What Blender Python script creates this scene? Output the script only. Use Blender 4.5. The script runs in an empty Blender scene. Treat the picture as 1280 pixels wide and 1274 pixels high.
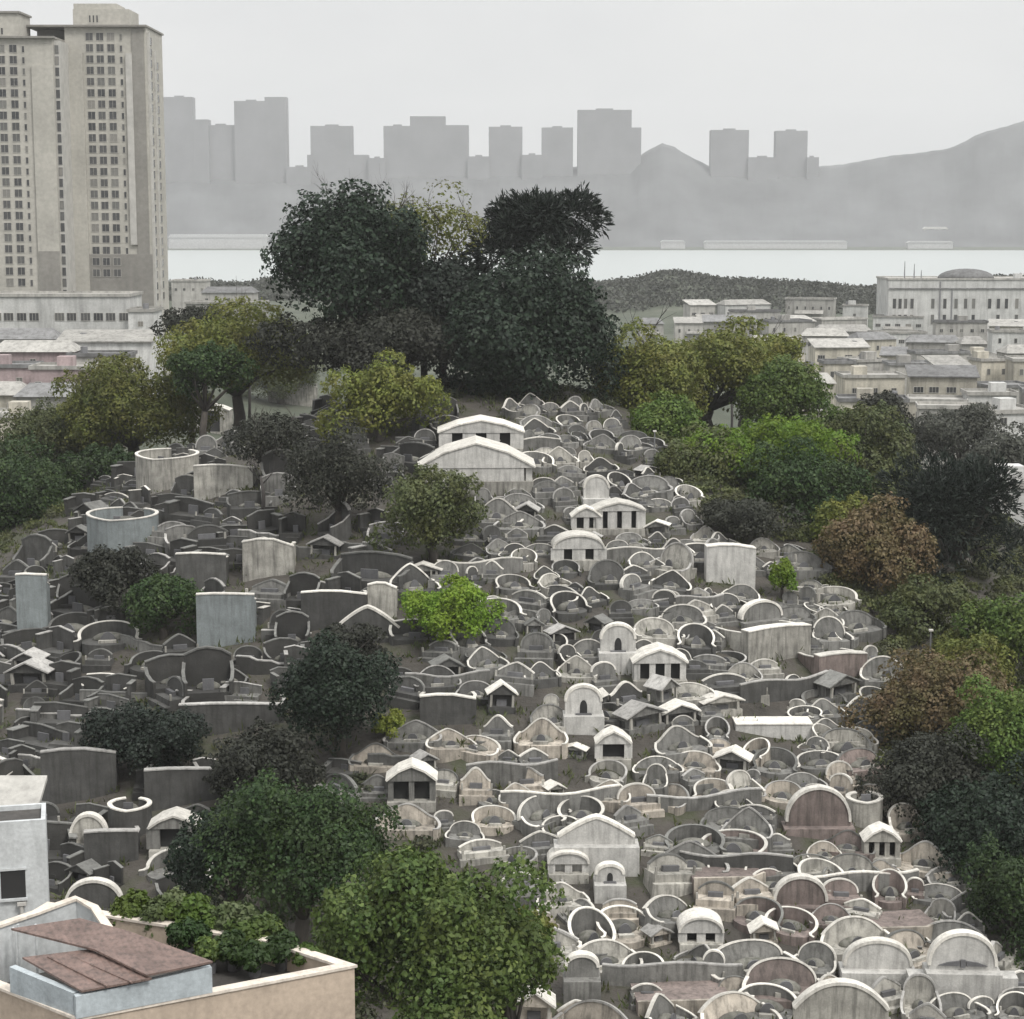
import bpy, math, random
import numpy as np
from mathutils import Vector, Matrix

random.seed(11)
R = math.radians
PI = math.pi
scene = bpy.context.scene
COL = scene.collection

# ------------------------------------------------------------------ camera
F = 2400.0                       # focal length in pixels of the 1280 px wide photograph
PITCH = math.atan(367.0 / F)
CAMZ = 55.0
cam_d = bpy.data.cameras.new('camera')
cam_d.sensor_fit = 'HORIZONTAL'
cam_d.sensor_width = 36.0
cam_d.lens = F / 1280.0 * 36.0
cam_d.clip_start = 1.0
cam_d.clip_end = 9000.0
cam = bpy.data.objects.new('camera', cam_d)
COL.objects.link(cam)
cam.location = (0, 0, CAMZ)
cam.rotation_euler = (PI / 2 - PITCH, 0, 0)
scene.camera = cam
CP, SP = math.cos(PITCH), math.sin(PITCH)


def ray(px, py):
    a = (px - 640.0) / F
    b = -(py - 637.0) / F
    return (a, CP + b * SP, -SP + b * CP)


def at(px, py, Y):
    d = ray(px, py)
    t = Y / d[1]
    return Vector((d[0] * t, Y, CAMZ + d[2] * t))


def at_z(px, py, z):
    d = ray(px, py)
    t = (z - CAMZ) / d[2]
    return Vector((d[0] * t, d[1] * t, z))


def proj(p):
    x, y, z = p[0], p[1], p[2] - CAMZ
    f = y * CP - z * SP
    u = y * SP + z * CP
    return 640 + F * x / f, 637 - F * u / f, f


# ------------------------------------------------------------------ terrain
PKX, PKY, PKZ = -5.0, 228.0, 35.0
RIDGE_PX = [-400, 0, 210, 255, 295, 335, 420, 740, 800, 835, 860, 905, 960, 1020, 1060, 1110, 1200, 1280, 1700]
RIDGE_PY = [362, 360, 358, 353, 362, 352, 352, 358, 351, 341, 346, 352, 354, 357, 363, 363, 352, 348, 350]


def sst(a, b, v):
    t = np.clip((v - a) / (b - a), 0, 1)
    return t * t * (3 - 2 * t)


def T(x, y):
    x = np.asarray(x, float)
    y = np.asarray(y, float)
    dx = np.where(x < PKX, (x - PKX) * 1.22, (x - PKX) * 1.1)
    dy = y - PKY
    r = np.sqrt(dx * dx + dy * dy)
    rr = np.sqrt(r * r + 400.0) - 20.0
    cone = PKZ - 0.325 * rr + 0.13 * np.sin(2 * PI * r / 3.7 + 1.5 * np.sin(x * 0.07)) * sst(8, 25, r)
    cone = cone + 0.5 * np.sin(x * 0.11 + 1.3) * np.sin(y * 0.09)
    base = 5.0 + 7.0 * sst(-40, -110, x) * sst(200, 330, y) + 0.35 * np.sin(x * 0.05) + 0.3 * np.sin(y * 0.043 + x * 0.02)
    base = base - 1.5 * sst(400, 800, y)
    # low wooded rise in front of the bay
    pxe = 640 + F * x / np.maximum(y, 200)
    rz = 55 - (np.interp(pxe, RIDGE_PX, RIDGE_PY) - 270) / F * 1150
    bump = np.exp(-((y - 1150) / 150.0) ** 2)
    base = np.maximum(base, rz * bump + (1 - bump) * -5 + 0.9 * bump * np.sin(x * 0.13) * np.sin(y * 0.1 + x * 0.05))
    base = base + (-9.0 - base) * sst(1240, 1450, y)
    base = base + (1.0 - base) * sst(3280, 3340, y)
    k = 2.5
    m = np.maximum(cone, base)
    return m + k * np.log(np.exp((cone - m) / k) + np.exp((base - m) / k)) - k * 0.15 * np.exp(-np.abs(cone - base) / k)


def Tz(x, y):
    return float(T(x, y))


def ground(px, py):
    d = np.array(ray(px, py))
    t = np.arange(70, 1100, 0.25)
    pts = d[None, :] * t[:, None]
    h = T(pts[:, 0], pts[:, 1])
    z = CAMZ + pts[:, 2]
    k = np.argmax(z < h)
    if not (z < h).any():
        return None
    return Vector((pts[k, 0], pts[k, 1], h[k]))


# ------------------------------------------------------------------ materials
def new_mat(name):
    m = bpy.data.materials.new(name)
    m.use_nodes = True
    nt = m.node_tree
    b = nt.nodes['Principled BSDF']
    return m, nt, b


def N(nt, t, **kw):
    n = nt.nodes.new(t)
    for k, v in kw.items():
        setattr(n, k, v)
    return n


def rgb(c):
    return (c[0], c[1], c[2], 1.0)


def mixc(nt, fac, a, b, mode='MIX'):
    n = N(nt, 'ShaderNodeMix', data_type='RGBA', blend_type=mode)
    for sock, v in ((n.inputs[0], fac), (n.inputs[6], a), (n.inputs[7], b)):
        if isinstance(v, bpy.types.NodeSocket):
            nt.links.new(v, sock)
        elif isinstance(v, (int, float)):
            sock.default_value = v
        else:
            sock.default_value = rgb(v)
    return n.outputs[2]


def noise(nt, scale, vec=None, detail=4, rough=0.55, stretch=None):
    n = N(nt, 'ShaderNodeTexNoise')
    n.inputs['Scale'].default_value = scale
    n.inputs['Detail'].default_value = detail
    n.inputs['Roughness'].default_value = rough
    if vec is None:
        vec = N(nt, 'ShaderNodeNewGeometry').outputs['Position']
    if stretch:
        mp = N(nt, 'ShaderNodeMapping')
        mp.inputs['Scale'].default_value = stretch
        nt.links.new(vec, mp.inputs[0])
        vec = mp.outputs[0]
    nt.links.new(vec, n.inputs['Vector'])
    return n.outputs['Fac']


def ramp(nt, fac, stops):
    n = N(nt, 'ShaderNodeValToRGB')
    e = n.color_ramp.elements
    while len(e) < len(stops):
        e.new(0.5)
    for k, (p, c) in enumerate(stops):
        e[k].position = p
        e[k].color = rgb(c) if not isinstance(c, (int, float)) else (c, c, c, 1)
    nt.links.new(fac, n.inputs[0])
    return n.outputs[0]


def weathered(name, col, dirt=0.5, stain=(0.028, 0.027, 0.023), rough=0.85, rnd=0.25, scale=1.0, stain_amt=0.7):
    """plaster / concrete with blotches, rain streaks and lichen"""
    m, nt, b = new_mat(name)
    blot = ramp(nt, noise(nt, 0.9 * scale, detail=5), [(0.3, 1 - dirt * 0.55), (0.7, 1.12)])
    c = mixc(nt, 1.0, col, blot, 'MULTIPLY')
    fine = ramp(nt, noise(nt, 9.0 * scale, detail=3), [(0.25, 0.82), (0.75, 1.08)])
    c = mixc(nt, 1.0, c, fine, 'MULTIPLY')
    st = ramp(nt, noise(nt, 1.0, detail=4, stretch=(3.2 * scale, 3.2 * scale, 0.35 * scale)), [(0.46, 0.0), (0.66, 1.0)])
    st2 = N(nt, 'ShaderNodeMath', operation='MULTIPLY')
    nt.links.new(st, st2.inputs[0])
    st2.inputs[1].default_value = stain_amt * dirt
    c = mixc(nt, st2.outputs[0], c, stain)
    oi = N(nt, 'ShaderNodeObjectInfo')
    mr = N(nt, 'ShaderNodeMapRange')
    mr.inputs[3].default_value = 1 - rnd
    mr.inputs[4].default_value = 1 + rnd
    nt.links.new(oi.outputs['Random'], mr.inputs[0])
    hsv = N(nt, 'ShaderNodeHueSaturation')
    nt.links.new(c, hsv.inputs['Color'])
    nt.links.new(mr.outputs[0], hsv.inputs['Value'])
    nt.links.new(hsv.outputs[0], b.inputs['Base Color'])
    b.inputs['Roughness'].default_value = rough
    bp = N(nt, 'ShaderNodeBump')
    bp.inputs['Strength'].default_value = 0.35
    bp.inputs['Distance'].default_value = 0.06
    nt.links.new(noise(nt, 5.0 * scale, detail=6), bp.inputs['Height'])
    nt.links.new(bp.outputs[0], b.inputs['Normal'])
    return m


def plain(name, col, rough=0.6, metal=0.0, var=0.15, scale=0.5):
    m, nt, b = new_mat(name)
    f = ramp(nt, noise(nt, scale, detail=4), [(0.3, 1 - var), (0.7, 1 + var)])
    c = mixc(nt, 1.0, col, f, 'MULTIPLY')
    nt.links.new(c, b.inputs['Base Color'])
    b.inputs['Roughness'].default_value = rough
    b.inputs['Metallic'].default_value = metal
    return m


def leafmat(name, c1, c2, c3=None, trans=0.25):
    m, nt, b = new_mat(name)
    g = N(nt, 'ShaderNodeNewGeometry')
    c = mixc(nt, g.outputs['Random Per Island'], c1, c2)
    if c3 is not None:
        f = ramp(nt, noise(nt, 0.5, detail=2), [(0.42, 0.0), (0.62, 1.0)])
        c = mixc(nt, f, c, c3)
    oi = N(nt, 'ShaderNodeObjectInfo')
    big = noise(nt, 0.35, detail=3)
    hue = N(nt, 'ShaderNodeMapRange')
    hue.inputs[1].default_value = 0.3
    hue.inputs[2].default_value = 0.7
    hue.inputs[3].default_value = 0.482
    hue.inputs[4].default_value = 0.518
    nt.links.new(big, hue.inputs[0])
    val = N(nt, 'ShaderNodeMapRange')
    val.inputs[3].default_value = 0.85
    val.inputs[4].default_value = 1.2
    nt.links.new(oi.outputs['Random'], val.inputs[0])
    hv_ = N(nt, 'ShaderNodeHueSaturation')
    nt.links.new(c, hv_.inputs['Color'])
    nt.links.new(hue.outputs[0], hv_.inputs['Hue'])
    nt.links.new(val.outputs[0], hv_.inputs['Value'])
    c = hv_.outputs[0]
    nt.links.new(c, b.inputs['Base Color'])
    b.inputs['Roughness'].default_value = 0.6
    b.inputs['Specular IOR Level'].default_value = 0.35
    tr = N(nt, 'ShaderNodeBsdfTranslucent')
    nt.links.new(c, tr.inputs[0])
    mx = N(nt, 'ShaderNodeMixShader')
    mx.inputs[0].default_value = trans
    nt.links.new(b.outputs[0], mx.inputs[1])
    nt.links.new(tr.outputs[0], mx.inputs[2])
    nt.links.new(mx.outputs[0], nt.nodes['Material Output'].inputs[0])
    return m


M = {}
# tomb tones
M['pale'] = weathered('pale_concrete', (0.40, 0.385, 0.345), 0.7)
M['warm'] = weathered('warm_concrete', (0.44, 0.395, 0.335), 0.75)  # warm tone standing for the warmer light low on the slope
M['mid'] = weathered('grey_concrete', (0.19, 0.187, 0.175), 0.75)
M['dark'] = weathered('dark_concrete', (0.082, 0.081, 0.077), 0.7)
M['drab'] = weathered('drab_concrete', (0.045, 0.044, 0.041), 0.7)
M['pink'] = weathered('pinkish_granite', (0.21, 0.17, 0.155), 0.7)
M['white'] = weathered('white_plaster', (0.50, 0.49, 0.465), 0.4, rnd=0.1)
M['rim'] = weathered('pale_rim_plaster', (0.66, 0.635, 0.58), 0.35, rnd=0.18)
M['rimgrey'] = weathered('grey_rim_plaster', (0.40, 0.39, 0.37), 0.5, rnd=0.25)
M['rimdark'] = weathered('dark_rim_plaster', (0.17, 0.17, 0.16), 0.5, rnd=0.3)
M['mound'] = weathered('turtle_back_render', (0.17, 0.165, 0.145), 0.8, stain=(0.03, 0.035, 0.02))
M['stone'] = weathered('headstone_granite', (0.12, 0.12, 0.125), 0.3, rough=0.5)
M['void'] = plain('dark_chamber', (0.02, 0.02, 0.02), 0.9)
M['bluegrey'] = weathered('bluish_render', (0.215, 0.24, 0.243), 0.4, rnd=0.1)
# buildings
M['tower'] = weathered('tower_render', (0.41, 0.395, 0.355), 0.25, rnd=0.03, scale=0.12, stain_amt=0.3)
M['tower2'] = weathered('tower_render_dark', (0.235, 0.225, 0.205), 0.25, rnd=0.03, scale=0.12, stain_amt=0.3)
M['trim'] = plain('tower_trim', (0.42, 0.41, 0.385), 0.8)
M['glass'] = plain('window_glass', (0.05, 0.052, 0.055), 0.15)
_nt = M['glass'].node_tree
_oi = N(_nt, 'ShaderNodeObjectInfo')
_rc = ramp(_nt, _oi.outputs['Random'], [(0.0, (0.03, 0.032, 0.035)), (0.6, (0.07, 0.07, 0.07)), (0.85, (0.14, 0.14, 0.13)), (1.0, (0.22, 0.21, 0.19))])
_nt.links.new(_rc, _nt.nodes['Principled BSDF'].inputs['Base Color'])
M['frame'] = plain('window_frame', (0.36, 0.35, 0.32), 0.6)
M['house_white'] = weathered('house_white', (0.54, 0.54, 0.525), 0.4, rnd=0.12, scale=0.25)
M['house_grey'] = weathered('house_grey', (0.38, 0.37, 0.345), 0.5, rnd=0.2, scale=0.25)
M['house_cream'] = weathered('house_cream', (0.48, 0.45, 0.38), 0.5, rnd=0.2, scale=0.25)
M['house_pink'] = weathered('house_pink', (0.36, 0.285, 0.285), 0.4, rnd=0.15, scale=0.25)
M['roof_grey'] = weathered('roof_grey', (0.19, 0.19, 0.19), 0.6, rnd=0.25, scale=0.3)
M['roof_pale'] = weathered('roof_pale', (0.37, 0.36, 0.335), 0.5, rnd=0.2, scale=0.3)
M['far'] = plain('far_concrete', (0.16, 0.16, 0.166), 0.9, scale=0.02)
M['farlight'] = plain('far_white', (0.36, 0.36, 0.36), 0.8)
M['peach'] = weathered('peach_render', (0.47, 0.385, 0.305), 0.3, rnd=0.0, scale=0.5, stain_amt=0.35)
M['coping'] = weathered('cream_coping', (0.68, 0.61, 0.53), 0.3, rnd=0.0)
M['bluewhite'] = weathered('pale_blue_render', (0.42, 0.465, 0.49), 0.35, rnd=0.0, scale=0.8, stain_amt=0.4)
M['rust'] = weathered('brown_sheet_metal', (0.21, 0.145, 0.125), 0.7, rnd=0.1, rough=0.6, scale=1.5)
_nt = M['rust'].node_tree
_tc = N(_nt, 'ShaderNodeTexCoord')
_mp = N(_nt, 'ShaderNodeMapping')
_mp.inputs['Rotation'].default_value = (0, 0, R(-28))
_nt.links.new(_tc.outputs['Object'], _mp.inputs[0])
_wv = N(_nt, 'ShaderNodeTexWave')
_wv.inputs['Scale'].default_value = 1.6
_wv.inputs['Distortion'].default_value = 0.15
_nt.links.new(_mp.outputs[0], _wv.inputs['Vector'])
_bp = N(_nt, 'ShaderNodeBump')
_bp.inputs['Strength'].default_value = 0.3
_bp.inputs['Distance'].default_value = 0.08
_nt.links.new(_wv.outputs['Fac'], _bp.inputs['Height'])
_nt.links.new(_bp.outputs[0], _nt.nodes['Principled BSDF'].inputs['Normal'])
M['deck'] = weathered('roof_deck', (0.07, 0.065, 0.06), 0.6, rnd=0.0)
M['whitewall'] = weathered('white_wall_paint', (0.52, 0.54, 0.545), 0.3, rnd=0.0, scale=0.6, stain_amt=0.4)
M['metal'] = plain('grey_metal', (0.25, 0.25, 0.26), 0.45, 0.6)
M['bark'] = weathered('bark', (0.07, 0.06, 0.05), 0.6, rnd=0.2, scale=2.0)
M['deadbark'] = weathered('dead_bark', (0.05, 0.045, 0.042), 0.5, rnd=0.2, scale=2.0)
# foliage
L = {}
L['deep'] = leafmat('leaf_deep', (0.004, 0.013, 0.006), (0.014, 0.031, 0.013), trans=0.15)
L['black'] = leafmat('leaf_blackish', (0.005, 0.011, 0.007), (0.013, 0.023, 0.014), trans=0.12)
L['green'] = leafmat('leaf_green', (0.042, 0.08, 0.012), (0.115, 0.17, 0.03), (0.07, 0.11, 0.016))
L['mid'] = leafmat('leaf_mid', (0.012, 0.030, 0.007), (0.048, 0.085, 0.018), (0.022, 0.046, 0.010))
L['olive'] = leafmat('leaf_olive', (0.07, 0.092, 0.014), (0.165, 0.185, 0.034), (0.12, 0.125, 0.025))
L['bright'] = leafmat('leaf_bright', (0.09, 0.16, 0.012), (0.19, 0.29, 0.028), (0.12, 0.20, 0.016), 0.35)
L['fore'] = leafmat('leaf_foreground', (0.03, 0.058, 0.011), (0.125, 0.17, 0.04), (0.06, 0.095, 0.017))
L['yellow'] = leafmat('leaf_yellow', (0.14, 0.18, 0.02), (0.24, 0.27, 0.05), None, 0.35)
L['grey'] = leafmat('leaf_greyish', (0.040, 0.043, 0.034), (0.075, 0.08, 0.062))
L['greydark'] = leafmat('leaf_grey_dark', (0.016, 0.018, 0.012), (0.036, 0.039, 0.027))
L['brown'] = leafmat('leaf_brown', (0.10, 0.07, 0.034), (0.20, 0.145, 0.075), (0.10, 0.085, 0.03))
L['dull'] = leafmat('leaf_dull', (0.05, 0.066, 0.022), (0.10, 0.12, 0.045), (0.07, 0.08, 0.022))
L['silver'] = leafmat('leaf_pale_green', (0.09, 0.12, 0.05), (0.18, 0.21, 0.10), (0.08, 0.11, 0.04), 0.3)


# ------------------------------------------------------------------ object helpers
def tag(o, label=None, cat=None, group=None, kind=None):
    if label:
        o['label'] = label
    if cat:
        o['category'] = cat
    if group:
        o['group'] = group
    if kind:
        o['kind'] = kind
    return o


def thing(name, label, cat, loc=(0, 0, 0), rz=0.0, group=None):
    o = bpy.data.objects.new(name, None)
    COL.objects.link(o)
    o.empty_display_size = 0.3
    o.location = loc
    o.rotation_euler = (0, 0, rz)
    return tag(o, label, cat, group)


def put(name, mesh, mat, parent=None):
    o = bpy.data.objects.new(name, mesh)
    COL.objects.link(o)
    if parent is not None:
        o.parent = parent
    setmat(o, mat)
    return o


def setmat(o, mat):
    if not o.data.materials:
        o.data.materials.append(mat)
    o.material_slots[0].link = 'OBJECT'
    o.material_slots[0].material = mat


def dup(root, loc, rz, scale, label, group):
    r = root.copy()
    COL.objects.link(r)
    r.location = loc
    r.rotation_euler = (0, 0, rz)
    r.scale = scale
    r['label'] = label
    r['group'] = group
    for ch in root.children:
        c = ch.copy()
        COL.objects.link(c)
        c.parent = r
        for g in ch.children:
            d = g.copy()
            COL.objects.link(d)
            d.parent = c
    return r


class MB:
    def __init__(self):
        self.v = []
        self.f = []

    def add(self, vs, fs):
        o = len(self.v)
        self.v += [tuple(p) for p in vs]
        self.f += [tuple(i + o for i in f) for f in fs]
        return self

    def box(self, x0, x1, y0, y1, z0, z1):
        vs = [(x0, y0, z0), (x1, y0, z0), (x1, y1, z0), (x0, y1, z0), (x0, y0, z1), (x1, y0, z1), (x1, y1, z1), (x0, y1, z1)]
        return self.add(vs, [(3, 2, 1, 0), (4, 5, 6, 7), (0, 1, 5, 4), (1, 2, 6, 5), (2, 3, 7, 6), (3, 0, 4, 7)])

    def prism_y(self, out, y0, y1):
        """outline in x,z (counter-clockwise seen from -y) extruded along y"""
        n = len(out)
        vs = [(x, y0, z) for x, z in out] + [(x, y1, z) for x, z in out]
        fs = [tuple(range(n)), tuple(range(2 * n - 1, n - 1, -1))]
        for i in range(n):
            j = (i + 1) % n
            fs.append((j, i, i + n, j + n))
        return self.add(vs, fs)

    def prism_z(self, out, z0, z1):
        n = len(out)
        vs = [(x, y, z0) for x, y in out] + [(x, y, z1) for x, y in out]
        fs = [tuple(range(n - 1, -1, -1)), tuple(range(n, 2 * n))]
        for i in range(n):
            j = (i + 1) % n
            fs.append((i, j, j + n, i + n))
        return self.add(vs, fs)

    def wall(self, path, ztop, zbot, t):
        """vertical wall along a plan path, ztop / zbot per point"""
        n = len(path)
        vs = []
        for i, (x, y) in enumerate(path):
            a = path[max(i - 1, 0)]
            b = path[min(i + 1, n - 1)]
            dx, dy = b[0] - a[0], b[1] - a[1]
            l = math.hypot(dx, dy) or 1
            nx, ny = -dy / l * t / 2, dx / l * t / 2
            vs += [(x - nx, y - ny, zbot[i]), (x + nx, y + ny, zbot[i]), (x + nx, y + ny, ztop[i]), (x - nx, y - ny, ztop[i])]
        fs = []
        for i in range(n - 1):
            k = 4 * i
            fs += [(k, k + 4, k + 7, k + 3), (k + 1, k + 2, k + 6, k + 5), (k + 3, k + 7, k + 6, k + 2), (k, k + 1, k + 5, k + 4)]
        fs += [(0, 3, 2, 1), (4 * n - 4, 4 * n - 3, 4 * n - 2, 4 * n - 1)]
        return self.add(vs, fs)

    def tube(self, pts, rad, seg=6):
        vs, fs = [], []
        n = len(pts)
        for i, p in enumerate(pts):
            a = Vector(pts[max(i - 1, 0)])
            b = Vector(pts[min(i + 1, n - 1)])
            d = (b - a).normalized()
            u = d.cross(Vector((0.31, 0.95, 0.05))).normalized()
            w = d.cross(u)
            for k in range(seg):
                q = Vector(p) + (u * math.cos(2 * PI * k / seg) + w * math.sin(2 * PI * k / seg)) * rad[i]
                vs.append(tuple(q))
        for i in range(n - 1):
            for k in range(seg):
                k2 = (k + 1) % seg
                fs.append((i * seg + k, i * seg + k2, (i + 1) * seg + k2, (i + 1) * seg + k))
        fs.append(tuple(range(seg - 1, -1, -1)))
        fs.append(tuple(range((n - 1) * seg, n * seg)))
        return self.add(vs, fs)

    def dome(self, cx, cy, z0, rx, ry, rz, nu=14, nv=6):
        vs, fs = [], []
        for j in range(nv):
            ph = j / nv * PI / 2
            for i in range(nu):
                th = 2 * PI * i / nu
                vs.append((cx + rx * math.cos(ph) * math.cos(th), cy + ry * math.cos(ph) * math.sin(th), z0 + rz * math.sin(ph)))
        vs.append((cx, cy, z0 + rz))
        for j in range(nv - 1):
            for i in range(nu):
                i2 = (i + 1) % nu
                fs.append((j * nu + i, j * nu + i2, (j + 1) * nu + i2, (j + 1) * nu + i))
        for i in range(nu):
            fs.append(((nv - 1) * nu + i, (nv - 1) * nu + (i + 1) % nu, nv * nu))
        fs.append(tuple(range(nu - 1, -1, -1)))
        return self.add(vs, fs)

    def strip(self, outer, inner, y0, y1):
        """closed band between two open x,z polylines, extruded along y"""
        n = len(outer)
        vs = []
        for (ox, oz), (ix, iz) in zip(outer, inner):
            vs += [(ox, y0, oz), (ix, y0, iz), (ix, y1, iz), (ox, y1, oz)]
        fs = []
        for i in range(n - 1):
            k = 4 * i
            for a in range(4):
                b = (a + 1) % 4
                fs.append((k + a, k + b, k + 4 + b, k + 4 + a))
        fs += [(3, 2, 1, 0), (4 * n - 4, 4 * n - 3, 4 * n - 2, 4 * n - 1)]
        return self.add(vs, fs)

    def mesh(self, name, smooth=False, tilt=0.0, shift=(0, 0, 0)):
        vs = self.v
        if tilt:
            c, s = math.cos(tilt), math.sin(tilt)
            vs = [(x, y * c + z * s, z * c - y * s) for x, y, z in vs]
        vs = [(x + shift[0], y + shift[1], z + shift[2]) for x, y, z in vs]
        me = bpy.data.meshes.new(name)
        me.from_pydata(vs, [], self.f)
        me.update()
        import bmesh
        bm = bmesh.new()
        bm.from_mesh(me)
        bmesh.ops.recalc_face_normals(bm, faces=bm.faces)
        bm.to_mesh(me)
        bm.free()
        if smooth:
            for p in me.polygons:
                p.use_smooth = True
        return me

    def build(self, name, mat, parent=None, **kw):
        return put(name, self.mesh(name, **kw), mat, parent)


def np_mesh(name, verts, nper):
    """verts (n*nper,3): n separate polygons of nper corners"""
    me = bpy.data.meshes.new(name)
    nv = len(verts)
    me.vertices.add(nv)
    me.vertices.foreach_set('co', np.asarray(verts, np.float32).ravel())
    me.loops.add(nv)
    me.loops.foreach_set('vertex_index', np.arange(nv, dtype=np.int32))
    me.polygons.add(nv // nper)
    me.polygons.foreach_set('loop_start', np.arange(0, nv, nper, dtype=np.int32))
    me.update(calc_edges=True)
    return me


# ------------------------------------------------------------------ ground, water, far land
def axis(lo, hi, step, far_lo, far_hi, g=1.12):
    a = list(np.arange(lo, hi + 0.01, step))
    s = step
    v = hi
    while v < far_hi:
        s = min(s * g, 60)
        v += s
        a.append(v)
    s = step
    v = lo
    while v > far_lo:
        s = min(s * g, 60)
        v -= s
        a.insert(0, v)
    return np.array(a)


xs = axis(-95, 95, 1.3, -2300, 2300)
ys = axis(85, 300, 1.3, -120, 1000)
ys = np.concatenate([ys[ys < 950], np.arange(950, 1460, 14), np.arange(1460, 4150, 60)])
gx, gy = np.meshgrid(xs, ys)
gz = T(gx, gy)
nx_, ny_ = len(xs), len(ys)
idx = np.arange(nx_ * ny_).reshape(ny_, nx_)
quads = np.stack([idx[:-1, :-1], idx[:-1, 1:], idx[1:, 1:], idx[1:, :-1]], -1).reshape(-1, 4)
gm = bpy.data.meshes.new('ground')
gm.from_pydata(np.stack([gx, gy, gz], -1).reshape(-1, 3).tolist(), [], quads.tolist())
for p in gm.polygons:
    p.use_smooth = True
m, nt, b = new_mat('hill_earth')
n1 = noise(nt, 0.25, detail=5)
earth = ramp(nt, n1, [(0.3, (0.035, 0.032, 0.027)), (0.5, (0.065, 0.058, 0.05)), (0.66, (0.045, 0.05, 0.026)), (0.8, (0.095, 0.085, 0.075))])
wood = ramp(nt, noise(nt, 0.05, detail=6), [(0.3, (0.035, 0.045, 0.028)), (0.6, (0.07, 0.08, 0.055)), (0.8, (0.12, 0.12, 0.10))])
geo = N(nt, 'ShaderNodeNewGeometry')
sp = N(nt, 'ShaderNodeSeparateXYZ')
nt.links.new(geo.outputs['Position'], sp.inputs[0])
fy = N(nt, 'ShaderNodeMapRange')
fy.inputs[1].default_value = 260
fy.inputs[2].default_value = 330
nt.links.new(sp.outputs[1], fy.inputs[0])
c = mixc(nt, fy.outputs[0], earth, wood)
nt.links.new(c, b.inputs['Base Color'])
b.inputs['Roughness'].default_value = 0.95
bp = N(nt, 'ShaderNodeBump')
bp.inputs['Distance'].default_value = 0.2
nt.links.new(noise(nt, 2.0, detail=6), bp.inputs['Height'])
nt.links.new(bp.outputs[0], b.inputs['Normal'])
tag(put('ground', gm, m), kind='structure')

m, nt, b = new_mat('bay_water')
b.inputs['Base Color'].default_value = rgb((0.34, 0.365, 0.36))
b.inputs['Roughness'].default_value = 0.4
bp = N(nt, 'ShaderNodeBump')
bp.inputs['Strength'].default_value = 0.3
bp.inputs['Distance'].default_value = 0.3
nt.links.new(noise(nt, 0.08, detail=5), bp.inputs['Height'])
nt.links.new(bp.outputs[0], b.inputs['Normal'])
sea = MB()
sea.add([(-2300, 1300, -3), (2300, 1300, -3), (2300, 3330, -3), (-2300, 3330, -3)], [(0, 1, 2, 3)])
tag(sea.build('water', m), kind='structure')

# far hills behind the bay: a ridge line at its real distance
HP = [-300, 0, 208, 300, 365, 480, 600, 700, 790, 801, 815, 828, 842, 858, 888, 935, 970, 1010, 1030, 1055, 1090, 1140, 1182, 1200, 1222, 1250, 1280, 1350, 1600]
HY = [225, 215, 213, 214, 214, 208, 205, 204, 200, 186, 178, 172, 176, 186, 203, 207, 206, 204, 201, 200, 192, 185, 180, 172, 160, 151, 142, 130, 140]
Yh = 3760.0
hx = np.linspace(-300, 1600, 380)
hy = np.interp(hx, HP, HY)
hv, hf = [], []
NR = 16
rs = random.Random(4)
for i, (a, yy) in enumerate(zip(hx, hy)):
    top = at(a, yy, Yh)
    for j in range(NR + 1):
        t = j / NR
        if t <= 0.6:
            k = t / 0.6
            Y = 3390 + (Yh - 3390) * k
            z = top.z * (k ** 1.5)
        else:
            k = (t - 0.6) / 0.4
            Y = Yh + 330 * k
            z = top.z * (1 - 0.85 * k)
        z += (0 if j in (0, NR) else 2.0 * math.sin(a * 0.11 + j * 1.7) + 1.2 * math.sin(a * 0.37 + j)) * (0.35 if abs(t - 0.6) < 0.03 else 1)
        hv.append((top.x * Y / Yh, Y, z))
for i in range(len(hx) - 1):
    for j in range(NR):
        k = i * (NR + 1) + j
        hf.append((k, k + NR + 1, k + NR + 2, k + 1))
hm = bpy.data.meshes.new('far_hills')
hm.from_pydata(hv, [], hf)
for p in hm.polygons:
    p.use_smooth = True
tag(put('far_hills', hm, plain('far_woodland', (0.085, 0.087, 0.09), 0.95, scale=0.01, var=0.3)), kind='structure')


# ------------------------------------------------------------------ far skyline
def far_tower(segs, label, Y=3735, name='distant_tower', cat='tower', depth=36.0, mat='far'):
    """segs: (px0, px1, py_top) boxes of one building, the widest first"""
    x0 = min(s[0] for s in segs)
    x1 = max(s[1] for s in segs)
    c = at((x0 + x1) / 2, 300, Y)
    gz0 = at(640, 232, Y).z
    t = thing(name, label, cat, (c.x, Y, gz0), 0, 'buildings across the bay')
    for k, (a, bq, yt) in enumerate(segs):
        A = at(a, yt, Y)
        B = at(bq, yt, Y)
        mb = MB()
        dz = 0.5 * k
        mb.box(A.x - c.x, B.x - c.x, -depth / 2 + dz, depth / 2 - dz, -6, A.z - gz0)
        mb.build('tower_block' if k == 0 else 'stepped_block', M[mat], t)
        if k == 0:
            rb = MB()
            w = (B.x - A.x)
            m0 = (A.x + B.x) / 2 - c.x
            rb.box(m0 - w * 0.16, m0 + w * 0.16, -5, 5, A.z - gz0, A.z - gz0 + 3.2)
            rb.build('roof_block', M[mat], t)
    return t


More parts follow.
